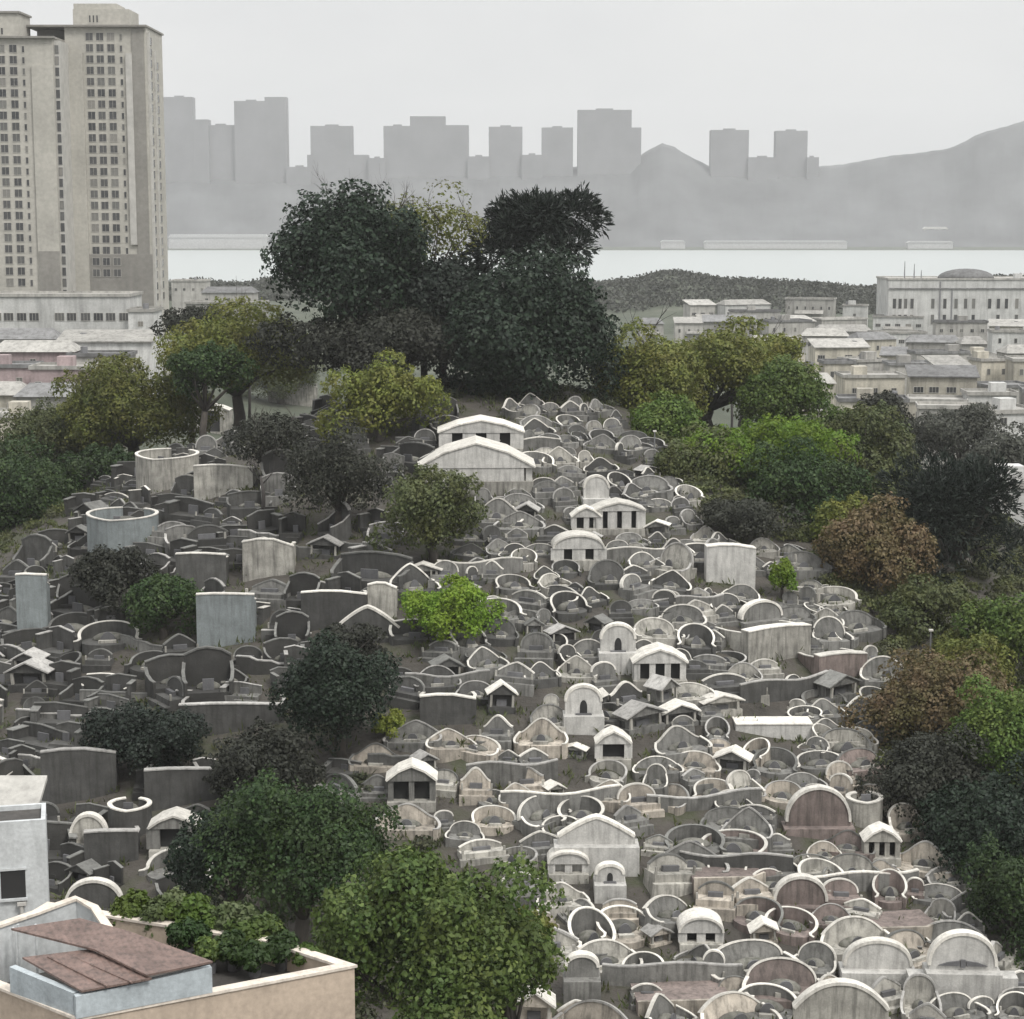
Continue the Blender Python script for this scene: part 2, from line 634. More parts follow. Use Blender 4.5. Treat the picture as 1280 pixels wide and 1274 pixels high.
far_tower([(206, 242, 122), (240, 262, 150)], 'hazy grey slab across the bay just right of the twin high-rises')
far_tower([(256, 296, 157)], 'low hazy block across the bay left of the tallest left slab', Y=3745)
far_tower([(294, 334, 127), (332, 359, 122)], 'tall hazy grey slab across the bay above the left of the big dark tree')
far_tower([(389, 441, 158), (385, 461, 194)], 'hazy square tower with low shoulders above the big left tree crown')
far_tower([(480, 514, 158), (513, 557, 146), (556, 586, 157)], 'wide hazy tower cluster with raised middle across the bay')
far_tower([(611, 653, 159)], 'hazy narrow tower with small rooftop bump above the gap between the tree crowns')
far_tower([(677, 716, 160)], 'hazy narrow tower just left of the tallest tower across the bay')
far_tower([(722, 789, 138), (787, 801, 160)], 'tallest wide hazy tower across the bay with a lower step on its right')
far_tower([(888, 935, 163)], 'lone hazy tower right of the small round far hill')
far_tower([(969, 1008, 164)], 'smaller hazy tower, rightmost of the towers across the bay')
for k, (a, bq, yt, lb) in enumerate([(359, 390, 209, 'long low hazy block left of the square far tower'), (461, 482, 198, 'low hazy block between square far tower and wide far cluster'),
                                     (585, 612, 196, 'low hazy block right of the wide far tower cluster'), (652, 678, 194, 'low hazy block between the two narrow far towers'),
                                     (934, 971, 197, 'low hazy block between the two rightmost far towers'), (1007, 1022, 197, 'small low hazy block right of the rightmost far tower')]):
    far_tower([(a, bq, yt)], lb, Y=3728, name='distant_block', cat='building')
# white sheds and ships along the far shore
for k, (a, bq, y0, y1, lb) in enumerate([(212, 335, 293, 308, 'long pale quay shed on far shore right of the high-rises'), (826, 856, 300.5, 303, 'short pale quay shed on far shore, leftmost right of the big tree'),
                                         (880, 1058, 301, 304, 'long thin pale quay shed in the middle of the far shore'), (1134, 1190, 301.5, 304, 'thin pale quay shed on far shore below the white hillside building')]):
    A = at(a, y1, 3345)
    B = at(bq, y0, 3345)
    t = thing('quay_shed', lb, 'shed', ((A.x + B.x) / 2, 3345, 1.0), 0, 'sheds on the far shore')
    w = B.x - A.x
    hgt = max(B.z - 1.0, 2)
    MB().box(-w / 2, w / 2, -8, 8, -2, hgt * 0.75).build('wall', M['farlight'], t)
    MB().prism_y([(-w / 2 - 1, hgt * 0.75), (w / 2 + 1, hgt * 0.75), (w / 2 - 3, hgt), (-w / 2 + 3, hgt)], -9, 9).build('roof', M['farlight'], t)
A = at(1153, 289, 3505)
B = at(1184, 283, 3505)
t = thing('hillside_hall', 'small bright white building on the foot of the far right hill', 'building', ((A.x + B.x) / 2, 3505, A.z - 2), 0)
w = B.x - A.x
MB().box(-w / 2, w / 2, -8, 8, -8, 6).build('wall', M['white'], t)
MB().prism_y([(-w / 2 - 1, 6), (w / 2 + 1, 6), (w / 2 - 4, 9.5), (-w / 2 + 4, 9.5)], -9, 9).build('roof', M['white'], t)


# ------------------------------------------------------------------ the two high-rises
def window_mesh(w, h, mull=1):
    fr, pn = MB(), MB()
    e = 0.09
    fr.box(-w / 2, w / 2, -0.10, 0.02, 0, e)
    fr.box(-w / 2, w / 2, -0.10, 0.02, h - e, h)
    fr.box(-w / 2, -w / 2 + e, -0.10, 0.02, e, h - e)
    fr.box(w / 2 - e, w / 2, -0.10, 0.02, e, h - e)
    for q in range(mull):
        xm = -w / 2 + w * (q + 1) / (mull + 1)
        fr.box(xm - e / 3, xm + e / 3, -0.10, 0.02, e, h - e)
    pn.box(-w / 2 + 0.02, w / 2 - 0.02, -0.03, 0.01, 0.02, h - 0.02)
    return fr.mesh('window'), pn.mesh('pane')


def add_window(parent, wm, loc, rz=0.0, name='window', fm=None, pm=None):
    o = put(name, wm[0], fm or M['frame'], parent)
    o.location = loc
    o.rotation_euler = (0, 0, rz)
    put('pane', wm[1], pm or M['glass'], o)
    return o


Yt = 512.0
u = Yt / F                     # metres per pixel at the tower
def TX(px): return at(px, 200, Yt).x
def TZ(py): return at(640, py, Yt).z * 1.0
g0 = Tz(TX(130), Yt)
hr = thing('high_rise', 'right grey high-rise with stepped penthouse and a full blank right corner', 'apartment tower', (TX(135), Yt, g0), 0, 'twin high-rises')
ox = TX(135)
def hx_(px): return TX(px) - ox
def hz_(py): return TZ(py) - g0
W3 = window_mesh(9.4 * u, 9.6 * u, 1)
W1 = window_mesh(3.6 * u, 8.0 * u, 0)
front = MB()
front.box(hx_(86), hx_(187), 0, 23, -8, hz_(34))
front.build('wall', M['tower'], hr)
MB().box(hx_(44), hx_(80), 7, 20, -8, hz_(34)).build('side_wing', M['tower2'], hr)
MB().box(hx_(80) + 0.01, hx_(86) - 0.01, 8.5, 20, -8, hz_(36)).build('dark_gap_fill', M['deck'], hr)  # dark solid filling the gap, its shade put into the colour
p_ = MB()
p_.box(hx_(85.5), hx_(108), -0.9, -0.004, -8, hz_(66))
p_.build('pier', M['tower'], hr)
p_ = MB()
p_.box(hx_(161), hx_(169), -0.7, -0.004, hz_(306), hz_(67))
p_.build('pier', M['trim'], hr)
p_ = MB()
p_.box(hx_(86), hx_(187.5), -0.4, -0.004, -8, hz_(318))
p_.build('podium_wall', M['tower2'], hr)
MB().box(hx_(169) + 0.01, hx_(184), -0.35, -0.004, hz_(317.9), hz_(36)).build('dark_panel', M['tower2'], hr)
pr = MB()
pr.box(hx_(38), hx_(188.5), -1.3, 24, hz_(34), hz_(34) + 0.5)
pr.build('parapet', M['tower2'], hr)
MB().box(hx_(94), hx_(164), 3, 16, hz_(34) + 0.5, hz_(10)).build('penthouse', M['tower'], hr)
MB().box(hx_(94), hx_(148), 4, 15, hz_(10), hz_(2.5)).build('penthouse', M['tower'], hr)
for q in range(3):
    add_window(hr, window_mesh(2.5 * u, 9 * u, 0), (hx_(115 + 4.5 * q), 2.99, hz_(27)))
for r_ in range(22):
    yy = 49 + 14.05 * r_
    for q, xx in enumerate((116.5, 129.5, 143)):
        add_window(hr, W3, (hx_(xx), -0.42 if yy > 318 else -0.01, hz_(yy + 2)))
    if r_ < 20:
        add_window(hr, W1, (hx_(155.5), -0.42 if yy > 318 else -0.01, hz_(yy + 2)))
WB = window_mesh(7.0 * u, 9.5 * u, 0)
WBs = window_mesh(2.6, 2.0, 0)
for r_ in range(24):
    yy = 52 + 14.05 * r_
    add_window(hr, WBs, (hx_(187) + 0.01, 6.0, hz_(yy + 2)), PI / 2, 'balcony_window')
    if r_ > 1:
        add_window(hr, WBs, (hx_(187) + 0.01, 15.0, hz_(yy + 2)), PI / 2, 'side_window')
sb = MB()
sb.box(hx_(187) + 0.004, hx_(187) + 0.6, 0.6, 2.2, hz_(384), hz_(40))
sb.build('corner_strip', M['trim'], hr)
MB().box(hx_(187) + 0.004, hx_(187) + 0.5, 9.0, 10.5, hz_(384), hz_(60)).build('corner_strip', M['trim'], hr)

g1 = Tz(TX(35), Yt - 8)
Yl = Yt - 12
def LX(px): return at(px, 200, Yl).x
hl = thing('high_rise', 'left grey high-rise cut by the photo edge, with an open stair strip', 'apartment tower', (LX(35), Yl, g1), 0, 'twin high-rises')
ol = LX(35)
def lx(px): return LX(px) - ol
def lz(py): return at(640, py, Yl).z - g1
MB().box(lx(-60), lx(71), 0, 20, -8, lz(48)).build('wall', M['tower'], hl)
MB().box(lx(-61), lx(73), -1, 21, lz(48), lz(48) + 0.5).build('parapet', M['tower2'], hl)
MB().box(lx(-40), lx(26), 3, 15, lz(48) + 0.5, lz(15)).build('penthouse', M['tower'], hl)
MB().box(lx(-41), lx(28), 2.5, 15.5, lz(15), lz(15) + 0.5).build('penthouse_roof', M['tower2'], hl)
add_window(hl, window_mesh(3 * u, 8 * u, 0), (lx(5), 2.99, lz(42)))
MB().box(lx(44), lx(70.9), -0.6, -0.004, -8, lz(82)).build('pier', M['tower'], hl)
MB().box(lx(45), lx(71.5), -0.8, -0.605, -8, lz(314)).build('podium_wall', M['tower2'], hl)
st = MB()
st.box(lx(71) + 0.01, lx(77.5), 1.0, 14, -8, lz(50))
st.build('stair_core', M['trim'], hl)
for r_ in range(24):
    yy = 60 + 13.9 * r_
    if r_ < 22:
        for xx in (-12, 6, 21):
            add_window(hl, W3, (lx(xx + 0.5), -0.01, lz(yy + 6)))
        add_window(hl, W1, (lx(34), -0.01, lz(yy + 6)))
    o = add_window(hl, window_mesh(4.6 * u, 10 * u, 0) if r_ == 0 else WST, (lx(74.4), 0.99, lz(yy + 7)), 0, 'stair_opening', M['roof_grey'])
    if r_ == 0:
        WST = (o.data, o.children[0].data)


# ------------------------------------------------------------------ town houses
W_A = window_mesh(1.3, 1.3, 1)
W_B = window_mesh(1.0, 1.6, 0)
W_C = window_mesh(2.2, 1.4, 2)
TOWN = []


def house(px0, px1, py_top, py_bot, Y, wall, roof, label, rows=1, n=3, style='flat', rz=0.0, depth=9.0, cat='house', name='town_house', wm=None, awn=False, group='houses of the town'):
    A = at(px0, py_top, Y)
    B = at(px1, py_bot, Y)
    cx = (A.x + B.x) / 2
    w = abs(B.x - A.x)
    z0 = Tz(cx, Y)
    h = A.z - z0
    zb = max(B.z - z0, 0)
    t = thing(name, label, cat, (cx, Y, z0), rz, group)
    MB().box(-w / 2, w / 2, 0, depth, -3, h).build('wall', M[wall], t)
    rf = MB()
    if style == 'flat':
        e = 0.35
        rf.box(-w / 2 - e, w / 2 + e, -e, depth + e, h, h + 0.28)
        for (a, b_, c_, d_) in ((-w / 2 - e, w / 2 + e, -e, -e + 0.22), (-w / 2 - e, w / 2 + e, depth + e - 0.22, depth + e),
                                (-w / 2 - e, -w / 2 - e + 0.22, -e + 0.22, depth + e - 0.22), (w / 2 + e - 0.22, w / 2 + e, -e + 0.22, depth + e - 0.22)):
            rf.box(a, b_, c_, d_, h + 0.28, h + 0.75)
    elif style == 'shed':
        rf.add([(-w / 2 - .5, -.6, h), (w / 2 + .5, -.6, h), (w / 2 + .5, depth + .5, h + 2.0), (-w / 2 - .5, depth + .5, h + 2.0),
                (-w / 2 - .5, -.6, h + .25), (w / 2 + .5, -.6, h + .25), (w / 2 + .5, depth + .5, h + 2.25), (-w / 2 - .5, depth + .5, h + 2.25)],
               [(3, 2, 1, 0), (4, 5, 6, 7), (0, 1, 5, 4), (1, 2, 6, 5), (2, 3, 7, 6), (3, 0, 4, 7)])
    else:
        hw = depth / 2
        rf.add([(-w / 2 - .5, -.6, h), (w / 2 + .5, -.6, h), (w / 2 + .5, depth + .6, h), (-w / 2 - .5, depth + .6, h), (-w / 2 + 1.5, hw, h + 2.2), (w / 2 - 1.5, hw, h + 2.2)],
               [(3, 2, 1, 0), (0, 1, 5, 4), (1, 2, 5), (2, 3, 4, 5), (3, 0, 4)])
    rf.build('roof', M[roof], t)
    wm = wm or W_A
    rs_ = random.Random(int(px0 * 7 + py_top))
    for q in range(rows):
        zz = zb + (h - zb) * (q + 0.5) / rows - 0.65
        for k in range(n):
            if rs_.random() < 0.12:
                continue
            xx = -w / 2 + w * (k + 0.5) / n + rs_.uniform(-0.2, 0.2)
            add_window(t, wm, (xx, -0.01, zz))
    if awn:
        MB().add([(-w * .3, -.01, h * .62), (w * .3, -.01, h * .62), (w * .3, -1.5, h * .5), (-w * .3, -1.5, h * .5),
                  (-w * .3, -.01, h * .62 + .1), (w * .3, -.01, h * .62 + .1), (w * .3, -1.5, h * .5 + .1), (-w * .3, -1.5, h * .5 + .1)],
                 [(3, 2, 1, 0), (4, 5, 6, 7), (0, 1, 5, 4), (1, 2, 6, 5), (2, 3, 7, 6), (3, 0, 4, 7)]).build('awning', M['roof_pale'], t)
    if style == 'flat' and rs_.random() < 0.6:
        x_ = rs_.uniform(-w * .3, w * .3)
        MB().box(x_ - 1.6, x_ + 1.6, depth * .4, depth * .4 + 3, h + 0.28, h + 2.3).build('stair_house', M[wall], t)
    if rs_.random() < 0.4:
        x_ = rs_.uniform(-w * .4, w * .4)
        tk = MB()
        tk.tube([(x_, depth * .7, h + 0.29), (x_, depth * .7, h + 1.7)], [0.75, 0.75], 10)
        tk.build('water_tank', M['metal'], t)
    return t


house(-30, 163, 371, 425, 468, 'house_white', 'roof_pale', 'long white flat-roofed building with a window row at the foot of the high-rises', 1, 12, depth=16, cat='building', name='long_building', wm=window_mesh(2.4, 2.0, 2))
house(160, 192, 390, 420, 462, 'house_white', 'roof_pale', 'low white annex at the right end of the long white building', 1, 1, depth=12)
LEFT = [
    (-20, 70, 424, 452, 430, 'house_grey', 'roof_grey', 'wide grey hall with long dark roof below the long white building', 1, 4, 'gable'),
    (72, 190, 428, 455, 420, 'house_white', 'roof_pale', 'white house with long pale roof edge left of the small dark tree', 1, 5, 'shed'),
    (-10, 92, 440, 465, 405, 'house_pink', 'roof_pale', 'pinkish house with pale sloping roof at the left edge', 1, 3, 'gable'),
    (85, 160, 446, 470, 400, 'house_grey', 'roof_grey', 'dark grey house with small white door bay, right of the pinkish houses', 1, 2, 'flat'),
    (-20, 40, 460, 492, 385, 'house_pink', 'roof_grey', 'pink-walled flat house cut by the left edge', 1, 2, 'flat'),
    (38, 150, 462, 500, 378, 'house_pink', 'roof_pale', 'wide pink flat house with small dark windows', 1, 6, 'flat'),
    (-30, 30, 494, 520, 355, 'house_cream', 'roof_pale', 'cream house with pale roof at the left edge below the pink houses', 1, 2, 'gable'),
    (20, 110, 496, 530, 350, 'house_grey', 'roof_grey', 'grey house with broad grey sloping roof below the wide pink house', 1, 3, 'gable'),
    (-30, 30, 522, 560, 330, 'house_cream', 'roof_pale', 'low cream house, lowest of the houses at the left edge', 1, 2, 'flat'),
]
for a in LEFT:
    house(*a[:8], rows=a[8], n=a[9], style=a[10])
# small pale houses between tower and big tree
house(214, 258, 352, 372, 880, 'house_grey', 'roof_pale', 'small pale hazy house right of the high-rises, nearest the bay', 1, 4, depth=12)
house(252, 318, 366, 384, 760, 'house_grey', 'roof_grey', 'hazy grey long house between high-rises and big dark tree', 1, 5, depth=12, style='gable')
house(232, 330, 380, 402, 640, 'house_grey', 'roof_pale', 'hazy pale-roofed house left of the big dark tree', 1, 5, depth=12)

# right town
wb = house(1111, 1330, 350, 420, 800, 'house_white', 'roof_pale', 'big pale block with two window rows and three rooftop masts, above the right town', 0, 0, depth=26, cat='building', name='office_block')
wbw = at(1330, 350, 800).x - at(1111, 350, 800).x
def wbx(px): return at(px, 380, 800).x - wb.location.x
def wbz(py): return at(640, py, 800).z - wb.location.z
WR = window_mesh(1.5, 4.2, 0)
for yy in (386, 406):
    for xx in (1118, 1125, 1132, 1140, 1166, 1181, 1195, 1207, 1217, 1237, 1248, 1258, 1271, 1284, 1296):
        if yy == 406 and xx in (1207, 1237, 1258):
            continue
        add_window(wb, WR, (wbx(xx), -0.01, wbz(yy)))
MB().box(wbx(1174), wbx(1175.6), -0.3, -0.004, wbz(405), wbz(352)).build('downpipe', M['metal'], wb)
MB().box(wbx(1189), wbx(1190.4), -0.3, -0.004, wbz(405), wbz(362)).build('downpipe', M['metal'], wb)
MB().box(wbx(1111), wbx(1330), -0.5, -0.01, wbz(361.5), wbz(360)).build('string_course', M['roof_grey'], wb)
for xx, yy in ((1132, 327), (1144, 330), (1153, 338)):
    MB().tube([(wbx(xx), 4, wbz(350)), (wbx(xx), 4, wbz(yy))], [0.3, 0.12], 6).build('mast', M['metal'], wb)
mo = MB()
mo.dome(wbx(1216), 14, wbz(350) + 0.3, 12, 8, 4.0)
mo.build('roof_canopy', M['roof_grey'], wb, smooth=True)

RS = random.Random(21)
right_rows = [  # py_top, height px, Y, px from, px to
    (383, 22, 900, 862, 1110), (398, 20, 790, 800, 1120), (411, 20, 690, 880, 1290), (424, 22, 610, 930, 1300), (440, 24, 545, 960, 1310),
    (458, 28, 485, 985, 1310), (478, 32, 430, 1010, 1320), (500, 34, 385, 1050, 1320), (520, 36, 350, 1150, 1320)]
wallw = {'house_white': 'white', 'house_grey': 'grey', 'house_cream': 'cream'}
roofw = {'roof_grey': 'dark grey', 'roof_pale': 'pale'}
rowname = ['the row nearest the bay', 'the second row from the bay', 'the third row from the bay', 'the fourth row from the bay', 'the fifth row from the bay', 'the sixth row from the bay', 'the row above the grey trees', 'the row behind the grey trees', 'the nearest row at right']
ordn = ['leftmost', 'second', 'third', 'fourth', 'fifth', 'sixth', 'seventh', 'eighth', 'ninth', 'tenth', 'eleventh', 'twelfth', 'thirteenth', 'fourteenth', 'fifteenth', 'sixteenth']
for ri, (yt, hp, Y, x0, x1) in enumerate(right_rows):
    x = x0
    k = 0
    while x < x1 - 20:
        w_ = RS.uniform(26, 74) * (0.8 + 0.3 * 500 / Y)
        wl = RS.choice(['house_white', 'house_grey', 'house_cream', 'house_grey', 'house_cream'])
        rf_ = RS.choice(['roof_grey', 'roof_pale', 'roof_pale'])
        sty = RS.choice(['flat', 'flat', 'shed', 'flat', 'gable'])
        sw = {'flat': 'flat-roofed', 'shed': 'lean-to roofed', 'gable': 'hip-roofed'}[sty]
        yy = yt + RS.uniform(-9, 7)
        if x < 1290:
            house(x, x + w_, yy, yy + hp, Y + RS.uniform(-18, 18), wl, rf_,
                  '%s %s town house, %s from left in %s' % (wallw[wl], sw, ordn[k], rowname[ri]),
                  rows=1 if Y > 380 else 2, n=max(2, int(w_ * Y / F / 3.6)), style=sty, depth=RS.uniform(6, 11), rz=RS.uniform(-0.4, 0.4), wm=RS.choice([W_A, W_B, W_C]), awn=RS.random() < 0.25)
        x += w_ + RS.uniform(2, 16)
        k += 1


# ------------------------------------------------------------------ trees
def crown_mesh(seed, rx, ry, rz, ncl, nleaf, leaf, cr=(0.26, 0.42), spiky=False, droop=0.0, upper=0.35, hollow=0.8):
    g = np.random.default_rng(seed)
    d = g.normal(size=(ncl, 3))
    d /= np.linalg.norm(d, axis=1)[:, None]
    d[:, 2] = np.where(d[:, 2] < -0.45, -d[:, 2] * 0.6, d[:, 2])
    rad = g.uniform(0.25, 1.0, ncl) ** 0.5
    rc = g.uniform(cr[0], cr[1], ncl)
    ph = g.uniform(0, 6.28, 6)
    wob = 1 + 0.20 * np.sin(3 * np.arctan2(d[:, 1], d[:, 0]) + ph[0]) * np.cos(d[:, 2] * 2 + ph[1]) + 0.16 * np.sin(d[:, 0] * 5 + ph[2]) * np.sin(d[:, 2] * 5 + ph[3]) + g.uniform(-.1, .14, ncl)
    cen = d * (rad * wob * (1.0 - rc * 0.68))[:, None]
    w = rc ** 2
    w /= w.sum()
    who = g.choice(ncl, nleaf, p=w)
    n = g.normal(size=(nleaf, 3))
    n[:, 2] += upper
    n += cen[who] * 0.8
    n /= np.linalg.norm(n, axis=1)[:, None]
    sh = hollow + (1.12 - hollow) * g.random(nleaf)
    sc = np.array([rx, ry, rz])
    avg = (rx + ry + rz) / 3
    lump = 1 + 0.25 * np.sin(n[:, 0] * 7 + who) * np.sin(n[:, 2] * 6 + who * 2.1)
    pos = cen[who] * sc + n * (rc[who] * sh * lump)[:, None] * (sc * 0.6 + avg * 0.4)
    nn = n + g.normal(size=(nleaf, 3)) * 0.55
    nn[:, 2] += 0.25
    nn /= np.linalg.norm(nn, axis=1)[:, None]
    if spiky:
        tdir = n + g.normal(size=(nleaf, 3)) * 0.35
    else:
        tdir = np.cross(nn, g.normal(size=(nleaf, 3)))
    tdir[:, 2] -= droop
    tdir /= np.linalg.norm(tdir, axis=1)[:, None]
    s = np.cross(nn, tdir)
    s /= (np.linalg.norm(s, axis=1)[:, None] + 1e-6)
    ll = leaf * g.uniform(0.4, 1.5, nleaf)
    ww = ll * (0.16 if spiky else 0.33)
    if spiky:
        ll = ll * 1.4
    a = pos - tdir * (ll * 0.5)[:, None]
    b_ = pos + tdir * (ll * 0.5)[:, None]
    m_ = pos - tdir * (ll * 0.05)[:, None] + nn * (ll * 0.08)[:, None]
    v = np.stack([a, m_ + s * ww[:, None], b_, m_ - s * ww[:, None]], 1).reshape(-1, 3)
    return np_mesh('crown', v, 4), cen * sc


def branchy(mb, g, p, d, length, rad, depth, curl=0.5):
    pts = [Vector(p)]
    rads = [rad]
    dd = Vector(d).normalized()
    nseg = 4
    for i in range(nseg):
        dd = (dd + Vector((g.uniform(-1, 1), g.uniform(-1, 1), g.uniform(-0.4, 0.9))) * curl * 0.4).normalized()
        pts.append(pts[-1] + dd * length / nseg)
        rads.append(rad * (1 - 0.65 * (i + 1) / nseg))
    mb.tube([tuple(q) for q in pts], rads, 5)
    if depth > 0:
        for k in range(g.randint(2, 4)):
            i = g.randint(1, nseg)
            nd = (dd + Vector((g.uniform(-1, 1), g.uniform(-1, 1), g.uniform(-0.2, 0.9)))).normalized()
            branchy(mb, g, pts[i], nd, length * g.uniform(0.5, 0.75), rads[i] * 0.7, depth - 1, curl)


TREES = []      # screen ellipses used to keep tombs out from behind crowns


def tree(cx, cy, rx, ry, leafm, label, base=None, Y=None, leaf=0.34, dens=1.0, ncl=38, cat='tree', name='tree', seed=None, flat=0.85, spiky=False, twigs=0, bare=False, cr=(0.26, 0.42), droop=0.0, block=True, group='trees and shrubs on the hill', trunk_r=None, hollow=0.8, upper=0.35):
    leaf *= 0.82
    seed = seed if seed is not None else int(cx * 13 + cy)
    g = random.Random(seed)
    if Y is None:
        bx, by = base if base else (cx, cy + ry * 0.85)
        gp = ground(bx, by)
        Y = gp.y
    c = at(cx, cy, Y)
    depth = proj(c)[2]
    mx, mz = rx * depth / F, ry * depth / F
    if base and base[0] != cx:
        bxx = at(base[0], cy, Y).x
    else:
        bxx = c.x
    gz_ = Tz(bxx, Y)
    t = thing(name, label, cat, (bxx, Y, gz_), 0, group)
    cl = Vector((c.x - bxx, 0, c.z - gz_))
    my = max(mx, mz) * flat
    npx = rx * ry * PI * 0.64
    lp = leaf * F / depth * 0.8
    nleaf = int(min(60000, max(700, dens * npx * 7.0 / (lp * lp * 0.33))))
    me, cen = crown_mesh(seed, mx, my, mz, ncl, nleaf, leaf, spiky=spiky, cr=cr, droop=droop, hollow=hollow, upper=upper)
    co = put('crown', me, L[leafm], t)
    co.location = cl
    tb = MB()
    tr = trunk_r or max(0.09, 0.05 * (mx + mz))
    top = Vector((cl.x, cl.y, cl.z - mz * 0.25))
    if top.z < 0.3:
        top.z = 0.3
    fork = top * 0.6
    mid = fork * 0.5 + Vector((g.uniform(-.2, .2) * mx * .4, g.uniform(-.2, .2) * mx * .4, 0))
    tb.tube([(0, 0, -0.8), tuple(mid), tuple(fork)], [tr * 1.25, tr, tr * 0.85], 8)
    ends = []
    order = list(range(len(cen)))
    g.shuffle(order)
    for k in order[:14]:
        e = cl + Vector(cen[k])
        q = fork.lerp(e, 0.5) + Vector((g.uniform(-1, 1), g.uniform(-1, 1), g.uniform(0, 1))) * mz * 0.12
        tb.tube([tuple(fork), tuple(q), tuple(e)], [tr * 0.5, tr * 0.3, tr * 0.08], 5)
        ends.append(e)
    for k in range(twigs):
        a = g.uniform(0, 2 * PI)
        e = sorted(ends, key=lambda q: -q.z)[k % max(1, min(len(ends), 8))]
        branchy(tb, g, e, (math.cos(a) * .7, math.sin(a) * .4, 1), mz * 0.5, 0.10, 2)
    tb.build('trunk', M['bark'], t, smooth=True)
    if block:
        TREES.append((cx, cy, rx * 0.82, ry * 0.82, depth))
    return t


# the big dark trees crowning the hill
tree(440, 340, 106, 98, 'deep', 'biggest dark tree crown on the left of the hilltop', Y=229, leaf=0.6, dens=1.6, ncl=80, twigs=5, name='banyan_tree', trunk_r=0.8)
tree(676, 298, 80, 66, 'black', 'blackish tree with ragged top rising at the right of the hilltop', Y=237, leaf=0.75, dens=1.8, ncl=60, spiky=True, name='banyan_tree', trunk_r=0.7)
tree(664, 434, 116, 112, 'deep', 'broad dark green tree below the blackish crown on the hilltop', Y=223, leaf=0.6, dens=1.6, ncl=80, name='banyan_tree', trunk_r=0.8)
tree(530, 305, 80, 62, 'olive', 'thin olive tree with bare twigs between the two dark crowns', Y=234, leaf=0.5, dens=0.3, ncl=50, twigs=9, trunk_r=0.4)
tree(556, 400, 82, 100, 'black', 'shaded dark tree in the middle of the hilltop grove', Y=233, leaf=0.6, dens=1.0, ncl=34, trunk_r=0.5)
tree(465, 445, 125, 62, 'greydark', 'grey shaded shrub under the biggest dark tree', Y=223, leaf=0.5, dens=1.2, ncl=40, cat='shrub', name='shrub')
tree(472, 512, 72, 58, 'olive', 'olive bush at the foot of the hilltop grove left of the white gabled tombs', base=(472, 552), leaf=0.42, ncl=34, cat='bush', name='bush')
# right flank
tree(800, 495, 78, 80, 'olive', 'olive green tree just right of the big dark grove', Y=232, leaf=0.45, ncl=34, dens=1.0)
tree(885, 478, 135, 66, 'olive', 'wide pale olive tree spreading right of the hilltop', Y=243, leaf=0.5, ncl=50, dens=1.0, cr=(0.2, 0.34))
tree(968, 508, 70, 56, 'green', 'green tree behind the bright yellow-green crown', Y=236, leaf=0.45, ncl=30)
tree(958, 580, 104, 66, 'bright', 'bright yellow-green tree on the right shoulder of the hill', Y=206, leaf=0.42, ncl=44, cr=(0.2, 0.32), dens=1.0)
tree(872, 600, 74, 66, 'dull', 'dull olive tree left of the bright yellow-green tree', Y=203, leaf=0.42, ncl=34)
tree(1000, 622, 90, 62, 'mid', 'mid green tree under the bright yellow-green crown', Y=198, leaf=0.4, ncl=34)
tree(930, 652, 70, 26, 'greydark', 'low dark scrub below the olive tree on the right flank', base=(930, 672), leaf=0.35, ncl=30, cat='shrub', name='shrub')
tree(1078, 578, 78, 62, 'dull', 'greyish green tree right of the bright yellow-green tree', Y=226, leaf=0.45, ncl=34)
tree(1100, 538, 48, 40, 'greydark', 'small dark tree in front of the right town', Y=250, leaf=0.45, ncl=26)
tree(1205, 548, 70, 42, 'grey', 'grey rounded tree in front of the cream houses at right', Y=285, leaf=0.5, ncl=32)
tree(1265, 585, 62, 46, 'grey', 'grey tree at the right edge behind the blackish tree', Y=262, leaf=0.5, ncl=30)
tree(1186, 668, 92, 112, 'black', 'tall blackish spiky tree on the right flank', Y=190, leaf=0.55, ncl=44, spiky=True, dens=1.1)
tree(1268, 700, 40, 50, 'grey', 'grey-green tree at the right edge below the houses', Y=215, leaf=0.45, ncl=24)
tree(1100, 695, 76, 66, 'brown', 'upper brown-leaved tree on the right flank', Y=180, leaf=0.38, ncl=36)
tree(1060, 655, 46, 36, 'olive', 'small olive tree between bright green and upper brown trees', Y=188, leaf=0.38, ncl=24)
tree(1150, 762, 70, 36, 'dull', 'low dull green bush below the upper brown tree', base=(1150, 792), leaf=0.36, ncl=30, cat='bush', name='bush')
tree(1262, 800, 64, 60, 'green', 'green tree at the right edge above the lower brown tree', Y=165, leaf=0.36, ncl=32)
tree(1190, 815, 36, 26, 'olive', 'small olive shrub beside a thin post on the right flank', base=(1190, 838), leaf=0.32, ncl=20, cat='shrub', name='shrub')
tree(1170, 895, 100, 70, 'brown', 'lower larger brown-leaved tree at right', Y=151, leaf=0.34, ncl=44)
tree(1262, 945, 76, 90, 'green', 'bright green tree at the right edge beside the lower brown tree', Y=143, leaf=0.32, ncl=36)
tree(1165, 995, 92, 74, 'greydark', 'dark thicket under the lower brown tree', Y=141, leaf=0.32, ncl=36, cat='thicket', name='thicket')
tree(1240, 1055, 100, 92, 'deep', 'dark green tree at the right edge above the lowest white arch tomb', Y=134, leaf=0.32, ncl=40)
tree(1275, 1150, 66, 100, 'mid', 'darkish green tree at the lower right corner edge', Y=124, leaf=0.3, ncl=36)
tree(935, 452, 80, 40, 'olive', 'far olive tree behind the wide pale olive tree', Y=262, leaf=0.5, ncl=36, cr=(0.2, 0.34))
tree(835, 540, 62, 46, 'green', 'green bushy tree left of the bright yellow-green tree', Y=217, leaf=0.42, ncl=30)
tree(1035, 548, 56, 40, 'green', 'green tree right behind the bright yellow-green tree', Y=232, leaf=0.42, ncl=28)
